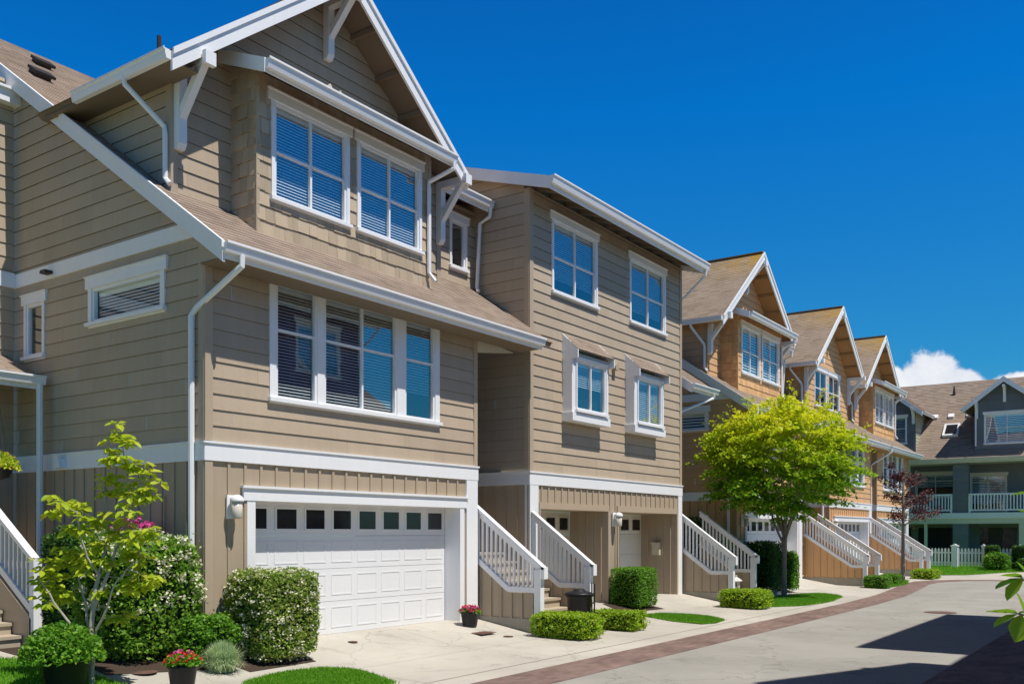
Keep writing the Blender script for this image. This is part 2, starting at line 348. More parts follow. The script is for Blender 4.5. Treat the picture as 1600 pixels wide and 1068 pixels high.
# ---------------------------------------------------------------- windows etc
def hole_of(S,z0,z1,m=.05):
    return (min(a for a,b,_ in S)-m,max(b for a,b,_ in S)+m,z0-m,z1+m)
def window(fr,parent,S,z0,z1,bars=(),casing=.1,head=.15,ext=.06,sill=.08,trim='white',headtrim=None,glass='glass',blind=None,blindz=None,proud=.035,back=.5,fine=True,label=None,frame='white'):
    """S: sashes (u0,u1,[vertical bars]); bars: heights of horizontal bars"""
    ua=min(a for a,b,_ in S); ub=max(b for a,b,_ in S)
    m=MB()
    m.fbox(fr,ua-casing,ua-.045,z0-.045,z1+.045,-.03,proud); m.fbox(fr,ub+.045,ub+casing,z0-.045,z1+.045,-.03,proud)
    m.fbox(fr,ua-casing,ub+casing,z0-sill-.045,z0-.045,-.03,proud-.008)
    if headtrim is None: m.fbox(fr,ua-casing-ext,ub+casing+ext,z1+.045,z1+.045+head,-.03,proud+.012)
    if headtrim is None: m.fbox(fr,ua-casing-ext-.015,ub+casing+ext+.015,z1+.045+head,z1+.07+head,-.03,proud+.03)
    SS=sorted(S)
    for i in range(len(SS)-1):
        if SS[i+1][0]-SS[i][1]>.1: m.fbox(fr,SS[i][1]+.043,SS[i+1][0]-.043,z0-.045,z1+.045,-.03,proud-.004)
    w=m.build('window',M[trim],parent)
    if label: w['label']=label
    if headtrim: one('head_trim',M[headtrim],lambda m:m.fbox(fr,ua-casing-ext,ub+casing+ext,z1+.045,z1+.045+head,-.03,proud+.012),w)
    one('sill',M[trim],lambda m:m.fbox(fr,ua-casing-.03,ub+casing+.03,z0-.1,z0-.045,-.02,proud+.045),w)
    m=MB(); g=MB()
    for a,b,vb in SS:
        m.fbox(fr,a-.047,a,z0-.047,z1+.047,-.05,.012); m.fbox(fr,b,b+.047,z0-.047,z1+.047,-.05,.012)
        m.fbox(fr,a,b,z0-.047,z0,-.05,.011); m.fbox(fr,a,b,z1,z1+.047,-.05,.011)
        for x in vb: m.fbox(fr,x-.02,x+.02,z0,z1,-.045,.004)
        xs=[a]+list(vb)+[b]
        for z in bars:
            for x0,x1 in zip(xs[:-1],xs[1:]): m.fbox(fr,x0+(.02 if x0!=a else 0),x1-(.02 if x1!=b else 0),z-.018,z+.018,-.044,.003)
        g.poly([fr.p(a,z0,-.03),fr.p(b,z0,-.03),fr.p(b,z1,-.03),fr.p(a,z1,-.03)])
    m.build('sash',M[frame],w); g.build('pane',M[glass],w)
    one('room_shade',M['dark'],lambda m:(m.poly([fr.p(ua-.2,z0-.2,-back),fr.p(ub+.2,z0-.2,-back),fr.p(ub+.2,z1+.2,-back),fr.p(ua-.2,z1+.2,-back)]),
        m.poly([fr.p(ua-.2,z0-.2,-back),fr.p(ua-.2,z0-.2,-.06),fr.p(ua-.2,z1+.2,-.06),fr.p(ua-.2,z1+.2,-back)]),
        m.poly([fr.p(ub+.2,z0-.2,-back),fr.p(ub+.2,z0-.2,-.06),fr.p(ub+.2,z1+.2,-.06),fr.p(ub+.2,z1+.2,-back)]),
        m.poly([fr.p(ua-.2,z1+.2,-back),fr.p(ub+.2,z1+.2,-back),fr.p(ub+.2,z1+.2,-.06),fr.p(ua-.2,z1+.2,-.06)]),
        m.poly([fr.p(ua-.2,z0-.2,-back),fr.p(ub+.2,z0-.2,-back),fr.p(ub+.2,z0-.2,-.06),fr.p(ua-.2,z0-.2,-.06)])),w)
    if blind:
        b_=MB()
        for i,(a,b,_) in enumerate(SS):
            zb=z0 if not blindz else blindz[i]
            if zb is None: continue
            z=z1-.05; b_.fbox(fr,a-.02,b+.02,z1-.06,z1+.02,-.13,-.08)
            step=.048 if fine else .09
            while z>zb:
                P=[fr.p(a-.01,z,-.105),fr.p(b+.01,z,-.105),fr.p(b+.01,z-step*.62,-.082),fr.p(a-.01,z-step*.62,-.082)]
                b_.poly(P); z-=step
        b_.build('blind',M['blind'],w)
    return w
def gutter(m,p,q,out,h=.14,d=.13):
    m.extr([(0,-h),(d*.62,-h),(d*.78,-h*.55),(d*.8,-h*.25),(d,-.03),(d,0),(d-.015,0),(d-.015,-.02),(0,-.02)],p,q,out)
def lantern(parent_name,x,y,z,label=None,parent=None):
    w=one('wall_lantern',M['white'],lambda m:(m.box((x-.075,y-.03,z-.17),(x+.075,y-.002,z+.17)),m.box((x-.03,y-.12,z+.10),(x+.03,y-.02,z+.13))),parent)
    one('hood',M['white'],lambda m:m.lathe((x,y-.15,z),[(.095,.07),(.10,.085),(.085,.13),(.05,.16),(.02,.17)],18),w,True)
    one('lamp_glass',M['lamp'],lambda m:m.lathe((x,y-.15,z),[(.03,-.17),(.06,-.165),(.07,-.15),(.078,.07)],18),w,True)
def bracket(parent,x,yw,z,legh=1.0,reach=.75,mat='white'):
    """gable knee bracket: leg on the wall, outrigger beam, slanting brace"""
    def f(m):
        m.box((x-.07,yw-.15,z-legh),(x+.07,yw-.02,z-.001))
        m.fprism(side(x+.069),[(yw-.15,z-legh),(yw-.02,z-legh),(yw-.02,z-legh-.08),(yw-.10,z-legh-.08)],0,.138)
        m.box((x-.068,yw-reach,z),(x+.068,yw-.02,z+.14))
        m.bar((x,yw-.1,z-legh*.62),(x,yw-reach+.12,z+.03),.115,.11)
        m.box((x-.09,yw-reach-.05,z-.03),(x+.09,yw-reach+.03,z+.16))
    one('bracket',M[mat],f,parent)
GR='houses in the row of townhouses'
# ---------------------------------------------------------------- a gabled townhouse unit
YF=11.0
def gable_unit(x0,label,C,name='townhouse',recess=1.83,bay=True,near=False,leftside=True,peakdx=3.27,backY=19.2):
    """C: dict of material keys; x0: left wall; unit is 6.21 m wide"""
    T=thing(name,label,'townhouse',(x0,YF,0),None)
    X1=x0+6.21; SL=.69; EY=10.42; EZ=5.55
    rz=lambda y:EZ+SL*(y-EY)             # top of main roof
    F=front(YF); S=side(x0)
    d=lambda a:x0+a-8.23
    # garage storey
    gh=(d(9.06),d(13.92),-.5,2.16)
    m=MB(); P=subtract([[(x0+.11,-.15),(X1-.34,-.15),(X1-.34,2.67),(x0+.11,2.67)]],gh); m.batten(F,P,u0=d(8.62)); m.build('front_wall',M[C['bat']],T)
    one('corner_board',M[C['trim']],lambda m:(m.fbox(F,x0-.02,x0+.11,-.15,2.67,-.1,.03),m.fbox(S,YF,YF+.12,-.15,2.67,-.1,.024)),T)
    one('corner_board',M[C['trim']],lambda m:(m.fbox(F,x0-.02,x0+.11,2.95,5.6,-.1,.03),m.fbox(S,YF+.0,YF+.12,2.95,5.9,-.1,.024)),T)
    one('corner_board',M[C['trim']],lambda m:(m.fbox(F,X1-.1,X1+.01,2.95,5.5,-.1,.028)),T)
    one('pilaster',M['white'],lambda m:m.fbox(F,X1-.34,X1+.005,-.2,2.67,-.1,.035),T)
    # band boards
    def band(m,z0,z1):
        m.fbox(F,x0-.035,X1+.02,z0,z1,-.05,.04); m.fbox(F,x0-.05,X1+.035,z1,z1+.03,-.05,.06)
    one('band_board',M['white'],lambda m:band(m,2.67,2.91),T)
    one('band_board',M['white'],lambda m:(m.fbox(S,YF-.03,16.6,2.67,2.91,-.05,.038),m.fbox(S,YF-.05,16.6,2.91,2.94,-.05,.058)),T)
    def bandS(m):
        ya=EY+(5.8-EZ+.2)/SL
        m.fprism(S,[(ya+.1,5.80),(16.6,5.80),(16.6,6.03),(ya+.1+.23/SL,6.03)],-.05,.036)
    one('band_board',M['white'],bandS,T)
    # main storey
    win=[(d(9.52),d(10.26),[]),(d(10.50),d(12.11),[d(11.33)]),(d(12.41),d(13.13),[])]
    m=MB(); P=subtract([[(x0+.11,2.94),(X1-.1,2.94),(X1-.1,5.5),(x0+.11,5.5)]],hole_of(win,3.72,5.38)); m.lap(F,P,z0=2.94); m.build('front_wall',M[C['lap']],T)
    window(F,T,win,3.72,5.38,bars=(4.71,),casing=.17,head=.2,ext=.05,headtrim=C['trim'],blind=True,blindz=[3.72,3.72,4.15] if near else None,fine=near)
    # side wall
    if leftside:
        m=MB(); m.batten(S,[[(YF+.12,-.15),(16.6,-.15),(16.6,2.67),(YF+.12,2.67)]],u0=.1); m.build('side_wall',M[C['bat']],T)
        w1=[(12.03,13.72,[])]; w2=[(15.26,15.68,[])]
        top=lambda y:rz(y)-.12
        P=[[(YF+.12,2.94),(16.6,2.94),(16.6,top(16.6)),(YF+.12,top(YF+.12))]]
        P=subtract(P,hole_of(w1,4.97,5.41)); P=subtract(P,hole_of(w2,4.64,5.42))
        m=MB(); m.lap(S,P,z0=2.94); m.build('side_wall',M[C['lap']],T)
        window(S,T,w1,4.97,5.41,casing=.14,head=.17,glass='glassd',blind=True,fine=near)
        window(S,T,w2,4.64,5.42,casing=.11,head=.15,glass='glassb',blind=None)
        one('vent_hood',M['white'],lambda m:m.fprism(Fr((x0-.04,14.55,2.70),(0,1,0),(-1,0,0)),[(-.09,0),(.09,0),(.06,.14),(-.06,.14)],0,.12),T)
        one('vent_hood',M['darkmetal'],lambda m:m.fprism(Fr((x0-.04,14.95,5.86),(0,1,0),(-1,0,0)),[(-.09,0),(.09,0),(.07,.05),(-.07,.05)],0,.13),T)
        if near:
            one('conduit',M[C['trim']],lambda m:m.tube([(x0-.03,11.9,0),(x0-.03,11.9,2.2)],.012,6),T)
    # main roof
    XL=x0-.15; XR=X1+recess
    slope=math.sqrt(1+SL*SL); W=Vector((0,1,SL)).normalized(); NN=Vector((0,-SL,1)).normalized()
    RF=Fr((0,EY,EZ),(1,0,0),NN,W); smax=(18.75-EY)*slope
    m=MB(); m.shingle(RF,[[(XL,0),(XR,0),(XR,smax),(XL,smax)]],c=.14,t=.007,wmin=.14,wmax=.34,jit=.004,rnd=random.Random(int(x0)))
    m.build('roof',M[C['roof']],T)
    rd=T.children[-1] if False else None
    one('roof_deck',M[C['sof']],lambda m:m.fprism(RF,[(XL+.02,.02),(XR,.02),(XR,smax),(XL+.02,smax)],-.10,-.006),T)
    RB=Fr((0,18.75+.01,EZ+SL*(18.75-EY)),(1,0,0),Vector((0,SL,1)).normalized(),Vector((0,1,-SL)).normalized())
    one('roof',M[C['roof']],lambda m:m.fprism(RB,[(XL,0),(XR,0),(XR,6),(XL,6)],-.1,0),T)
    one('rake_board',M['white'],lambda m:(m.fprism(side(XL+.02),[(EY-.02,EZ-.26),(EY-.02,EZ+.0),(18.75,rz(18.75)+.0),(18.75,rz(18.75)-.26)],0,.045),m.fprism(side(XL),[(EY-.04,EZ-.07),(EY-.04,EZ+.02),(18.75,rz(18.75)+.02),(18.75,rz(18.75)-.07)],-.0,.05)),T)
    gend=X1+1.42 if recess>1 else X1+recess-.02
    one('gutter',M['white'],lambda m:(gutter(m,(XL-.02,EY,EZ+.01),(gend,EY,EZ+.01),(0,-1,0)),m.box((XL,EY-.004,EZ-.2),(gend,EY+.02,EZ-.02))),T)
    if near:
        one('soffit',M['cream'],lambda m:m.fprism(front(YF+.02),[(X1+.01,5.14),(X1+1.25,5.32),(X1+.01,5.47)],-.02,.02),T)
    # eave soffit
    one('soffit',M[C['sof']],lambda m:m.box((XL+.05,EY+.02,5.36),(gend,YF-.03,5.385)),T)
    one('eave_return',M[C['trim']],lambda m:m.fprism(side(x0-.005),[(EY+.03,5.386),(YF,5.386),(YF,rz(YF)-.13),(EY+.03,EZ-.12)],-.02,.09),T)
    dsx=x0-.06
    one('downspout',M['white'],lambda m:m.tube([(x0+.12,EY-.06,EZ-.13),(x0+.12,EY-.06,EZ-.26),(dsx+.02,YF+.12,EZ-.75),(dsx-.01,YF+.21,EZ-.86),(dsx-.01,YF+.21,.02)],.045,8),T)
    # dormer gable
    YG=12.05; YR=11.4; PX=x0+peakdx; GS=.79; PZ=11.17
    DL=x0+.19; DR=x0+6.37
    zt=lambda x:PZ-.13-GS*abs(x-PX)
    F2=front(YG)
    b0=rz(YG)-.1
    wl=[(d(9.88),d(11.35),[d(10.61)]),(d(11.75),d(13.22),[d(12.48)])]
    P=[[(DL,b0),(PX,b0),(PX,zt(PX)),(DL,zt(DL))],[(PX,b0),(DR,b0),(DR,zt(DR)),(PX,zt(PX))]]
    if not bay:
        P=subtract(subtract(P,hole_of(wl[:1],6.98,8.35)),hole_of(wl[1:],6.98,8.35))
    m=MB(); m.lap(F2,P,z0=b0+.02); m.build('gable_wall',M[C['lap']],T)
    ye=EY+(8.15-EZ)/SL+.3
    m=MB(); SD=side(DL); m.lap(SD,[[(YG,rz(YG)-.15),(YG,8.28),(ye+1.0,8.28),(EY+(8.28-EZ)/SL,8.28-.15)]],z0=b0+.02); m.build('dormer_wall',M[C['lap']],T)
    one('corner_board',M[C['trim']],lambda m:(m.fbox(F2,DL-.02,DL+.1,b0,8.25,-.1,.026),m.fbox(SD,YG,YG+.1,b0+.02,8.25,-.1,.022)),T)
    one('corner_board',M[C['trim']],lambda m:(m.fbox(F2,DR-.1,DR+.02,b0,8.4,-.1,.026)),T)
    GL=PX-3.54; GRt=PX+3.14
    cs=1/math.sqrt(1+GS*GS)
    LW=Vector((cs,0,GS*cs)); LN=Vector((-GS*cs,0,cs)); RW=Vector((-cs,0,GS*cs)); RN=Vector((GS*cs,0,cs))
    zl=PZ-GS*(PX-GL); zr=PZ-GS*(GRt-PX); ll=(PX-GL)/cs; lr=(GRt-PX)/cs
    LF=Fr((GL,0,zl),(0,1,0),LN,LW); RFr=Fr((GRt,0,zr),(0,1,0),RN,RW)
    ylow=lambda z:EY+(z-EZ)/SL+.1
    for fr_,ln,zz in ((LF,ll,zl),(RFr,lr,zr)):
        pc=[[(YR-.03,-.03),(ylow(zz)+.3,-.03),(ylow(PZ)+.3,ln),(YR-.03,ln)]]
        one('roof',M[C['roof']],lambda m:m.shingle(fr_,pc,c=.14,t=.007,wmin=.14,wmax=.34,jit=.004,rnd=random.Random(9)),T)
        one('roof_deck',M[C['sof2']],lambda m:m.fprism(fr_,[(YR+.0,0),(ylow(zz)+.3,0),(ylow(PZ)+.3,ln),(YR+.0,ln)],-.09,-.006),T)
    one('ridge_cap',M[C['roof']],lambda m:(m.bar((PX,YR-.03,PZ+.012),(PX,ylow(PZ),PZ+.012),.22,.03)),T)
    # rake boards: broad board and a thinner one above
    def rake(m):
        FR=front(YR-.001)
        for sx,xe,ze in ((-1,GL,zl),(1,GRt,zr)):
            m.fprism(FR,[(xe,ze-.30),(xe,ze-.02),(PX,PZ-.02),(PX,PZ-.30)],0,.045)
            m.fprism(FR,[(xe,ze-.08),(xe,ze+.015),(PX,PZ+.015),(PX,PZ-.08)],.045,.075)
    one('rake_board',M['white'],rake,T)
    # lookout rafters under the overhang
    for sx,xe,ze in ((-1,GL,zl),(1,GRt,zr)):
        for k in range(1,5):
            x=PX+(xe-PX)*k/5; z=PZ-GS*abs(x-PX)-.13
            one('lookout_rafter',M[C['sof2']],lambda m:m.box((x-.035,YR,z-.09),(x+.035,YG-.01,z+.005)),T)
    for bx,bz in ((DL+.10,8.50-.0),(DR-.06,8.62)):
        bracket(T,bx,YG-.0,bz-.12)
    bracket(T,PX,YG,10.72,legh=.8)
    # side gutter of the gable roof with downspout
    one('gutter',M['white'],lambda m:(gutter(m,(GL-.005,YR-.02,zl+.0),(GL-.005,13.75,zl+.0),(-1,0,0),h=.15,d=.12),),T)
    one('soffit',M[C['sof']],lambda m:m.box((GL+.01,YR+.05,zl-.12),(DL+.03,ylow(zl)+.2,zl-.10)),T)
    one('downspout',M['white'],lambda m:m.tube([(GL-.06,12.42,zl-.1),(GL-.05,12.42,zl-.22),(DL-.06,12.12,7.62),(DL-.06,12.10,7.5),(DL-.06,12.10,6.86),(DL-.05,12.0,6.76)],.04,8),T)
    if bay:
        BX0=x0+1.27; BX1=x0+5.37; BY=11.45; FB=front(BY); zb=rz(BY)-.12
        m=MB(); m.shingle(FB,subtract(subtract([[(BX0,zb),(BX1,zb),(BX1,8.72),(BX0,8.72)]],hole_of(wl[:1],6.92,8.33)),hole_of(wl[1:],6.92,8.33)),c=.225,t=.019,z0=zb+.1,rnd=random.Random(3)); m.build('bay_wall',M[C['shi']],T)
        one('corner_board',M[C['shi']],lambda m:m.box((BX0-.016,BY-.016,zb),(BX0+.05,BY+.05,8.68)),T); one('corner_board',M[C['shi']],lambda m:m.box((BX1-.05,BY-.016,zb),(BX1+.016,BY+.05,8.68)),T)
        for xs,fs in ((BX0,side(BX0)),(BX1,sideR(BX1))):
            m=MB(); m.shingle(fs,[[(BY,zb),(YG+.02,zb+.35),(YG+.02,8.95),(BY,8.72)]],c=.225,t=.022,z0=zb+.1,rnd=random.Random(4)); m.build('bay_wall',M[C['shi']],T)
        for k,w_ in enumerate(wl): window(FB,T,[w_],6.92,8.33,bars=(7.60,),casing=.11,head=.15,glass='glassb',blind=True,fine=near,blindz=[6.92])
        BS=.42; bz=8.66; by=10.98
        BW=Vector((0,1,BS)).normalized(); BN=Vector((0,-BS,1)).normalized(); BF=Fr((0,by,bz),(1,0,0),BN,BW); bl=(YG-by)*math.sqrt(1+BS*BS)
        XA=BX0-.22; XB=BX1+.12
        one('bay_roof',M[C['roof']],lambda m:m.shingle(BF,[[(XA,0),(XB,0),(XB,bl),(XA,bl)]],c=.14,t=.007,wmin=.14,wmax=.34,jit=.004),T)
        one('roof_deck',M[C['sof']],lambda m:m.fprism(BF,[(XA+.02,.01),(XB-.02,.01),(XB-.02,bl),(XA+.02,bl)],-.08,-.004),T)
        one('rake_board',M['white'],lambda m:(m.fprism(side(XA),[(by-.02,bz-.2),(by-.02,bz+.01),(YG,bz+.01+BS*(YG-by)),(YG,bz-.2+BS*(YG-by))],0,.04)),T)
        one('gutter',M['white'],lambda m:(gutter(m,(XA-.03,by,bz+.01),(XB,by,bz+.01),(0,-1,0),h=.15),m.box((XA,by-.002,bz-.18),(XB,by+.02,bz-.02))),T)
        one('downspout',M['white'],lambda m:m.tube([(XB-.06,by-.06,bz-.12),(XB-.06,by-.06,bz-.24),(BX1-.10,BY-.06,8.22),(BX1-.10,BY-.06,8.1),(BX1-.10,BY-.06,6.52),(BX1-.04,BY-.16,6.36)],.04,8),T)
        if near:
            one('roof_ornament',M['cream'],lambda m:(m.fprism(front(11.3),[(d(10.75),8.82),(d(10.95),8.82),(d(10.93),8.92),(d(10.87),9.0)],-.03,.03),m.fprism(front(11.3),[(d(11.05),8.82),(d(11.2),8.82),(d(11.1),8.98)],-.03,.03)),T)
    else:
        for w_ in wl: window(F2,T,[w_],6.98,8.35,bars=(7.66,),casing=.11,head=.15,glass='glassb',blind=None)
    # set-back wall and roof to the right of the gable
    if recess>1:
        YB=12.42; FBk=front(YB); wr=[(DR+.86,DR+1.25,[])]
        P=subtract([[(DR+.0,rz(YB)-.1),(XR,rz(YB)-.1),(XR,8.6),(DR+.0,8.6)]],hole_of(wr,7.32,8.2))
        one('setback_wall',M[C['lap']],lambda m:m.lap(FBk,P,z0=rz(YB)),T)
        window(FBk,T,wr,7.32,8.2,casing=.1,head=.14,blind=None,glass='glass')
        BF=Fr((0,11.95,8.72),(1,0,0),Vector((0,-.3,1)).normalized(),Vector((0,1,.3)).normalized())
        one('roof',M[C['roof']],lambda m:m.fprism(BF,[(GRt-.4,0),(XR,0),(XR,6),(GRt-.4,6)],-.1,0),T)
        one('gutter',M['white'],lambda m:(gutter(m,(GRt-.1,11.95,8.72),(XR-.08,11.95,8.72),(0,-1,0)),m.box((GRt-.1,11.948,8.5),(XR-.08,11.97,8.7))),T)
        one('downspout',M['white'],lambda m:m.tube([(XR-.14,11.89,8.6),(XR-.14,11.92,8.4),(XR-.12,12.2,8.3),(XR-.12,12.28,6.95),(XR-.18,12.2,6.83)],.04,8),T)
        # porch recess below
        one('porch_wall',M[C['lap']],lambda m:(m.lap(front(14.2),[[(X1,1.0),(XR,1.0),(XR,6.0),(X1,6.0)]]),m.lap(sideR(X1-.03),[[(YF,2.9),(14.2,2.9),(14.2,5.5),(YF,5.5)]])),T)
        one('porch_wall',M[C['bat']],lambda m:(m.batten(sideR(X1-.03),[[(YF,-.2),(14.2,-.2),(14.2,2.9),(YF,2.9)]])),T)
        one('front_door',M['door'],lambda m:m.fbox(front(14.18),X1+.45,X1+1.35,1.25,3.3,0,.04),T)
    # garage door with its jambs
    YD=YF+.34; FD=front(YD)
    g=MB(); gx0,gx1=d(9.08),d(13.90); 
    g.fbox(F,gx0-.15,gx0-.0,-.12,2.13,-.02,.035); g.fbox(F,gx1,gx1+.13,-.12,2.13,-.02,.035)
    g.fbox(F,gx0-.22,gx1+.2,2.13,2.31,-.02,.045); g.fbox(F,gx0-.25,gx1+.23,2.31,2.345,-.02,.075)
    g.box((gx0-.03,YF+.021,-.12),(gx0,YD+.1,2.13)); g.box((gx1,YF+.021,-.12),(gx1+.03,YD+.1,2.13)); g.box((gx0,YF+.021,2.13),(gx1,YD+.1,2.16))
    fr_=g.build('garage_frame',M['white'],T)
    one('garage_door',M['door'],lambda m:gdoor(m,FD,gx0+.01,gx1-.01,4,8),T)
    gd=T.children[-1] if T.children else None
    pw=(gx1-gx0-.02)/8
    for o in bpy.data.objects:
        if o.parent==T and o.name.startswith('garage_door'): gd=o
    for i in range(8):
        a=gx0+.01+i*pw; one('door_window',M['gwin'],lambda m:m.fbox(FD,a+.10,a+pw-.10,1.725,2.03,.004,.012),gd)
    lantern('l',d(8.64),YF-.02,2.03,parent=T)
    # vents on the main roof
    def rvent(x,y,w,h,mt):
        z=rz(y); one('roof_vent',M[mt],lambda m:(m.fbox(Fr((x,y,z),(1,0,0),NN,W),-w,w,-w,w,0,h),m.fbox(Fr((x,y,z),(1,0,0),NN,W),-w-.05,w+.05,-w-.05,w-.02,h-.03,h+.02)),T)
    if near:
        rvent(d(8.9),16.6,.14,.1,'darkmetal'); rvent(d(9.55),17.75,.13,.09,'darkmetal')
        one('vent_pipe',M['darkmetal'],lambda m:m.tube([(d(8.6),12.6,8.7),(d(8.6),12.6,9.2)],.035,8),T)
    elif x0<40: rvent(d(9.3),18.2,.25,.12,'darkmetal')
    return T
def gdoor(m,fr,x0,x1,rows,cols,h=2.15):
    """sectional door: four rows of raised panels; top row leaves frames for windows"""
    rh=h/rows; cw=(x1-x0)/cols
    for r in range(rows):
        z0=r*rh; z1=z0+rh
        m.fbox(fr,x0,x1,z0+.003,z1-.003,-.05,0)
        for c in range(cols):
            a=x0+c*cw
            if r<rows-1:
                i0,i1,j0,j1=a+.06,a+cw-.06,z0+.10,z1-.09
                # groove then raised field
                for q in ((i0,i1,j0,j0+.02),(i0,i1,j1-.02,j1),(i0,i0+.02,j0+.02,j1-.02),(i1-.02,i1,j0+.02,j1-.02)):
                    m.fbox(fr,*q,-.002,.006)
            else:
                i0,i1,j0,j1=a+.07,a+cw-.07,1.695,2.06
                for q in ((i0,i1,j0,j0+.03),(i0,i1,j1-.03,j1),(i0,i0+.03,j0+.03,j1-.03),(i1-.03,i1,j0+.03,j1-.03)):
                    m.fbox(fr,*q,-.002,.018)
def gwinmat():
    m,nt,b=newmat('garage_window_glass'); b.inputs['Base Color'].default_value=(.02,.022,.025,1); b.inputs['Roughness'].default_value=.06
    n=N(nt,'ShaderNodeTexNoise'); n.inputs['Scale'].default_value=3
    bp=N(nt,'ShaderNodeBump'); bp.inputs['Strength'].default_value=.05; nt.links.new(n.outputs['Fac'],bp.inputs['Height']); nt.links.new(bp.outputs[0],b.inputs['Normal'])
    return m
M['gwin']=gwinmat()
TAN=dict(bat='tanbat',lap='tan',trim='tantrim',shi='tanshingle',roof='roof',sof='soffit',sof2='soffit')
ORG=dict(bat='orgbat',lap='org',trim='orgtrim',shi='orgshingle',roof='roofm',sof='osoffit',sof2='osoffit')
h1=gable_unit(8.23,'nearest tan townhouse with a big white-trimmed gable over a double white garage door',TAN,near=True)
h3=gable_unit(27.62,'cedar-coloured gabled townhouse just beyond the green maple, mossy roof, shingled bay window',ORG,peakdx=3.41)
h4=gable_unit(37.13,'cedar-coloured gabled townhouse without a bay, its two tall windows set flat in the gable wall',ORG,bay=False,recess=.95)
h5=gable_unit(44.30,'farthest gabled cedar townhouse of the row, behind the purple-leaved tree',ORG,recess=.25)
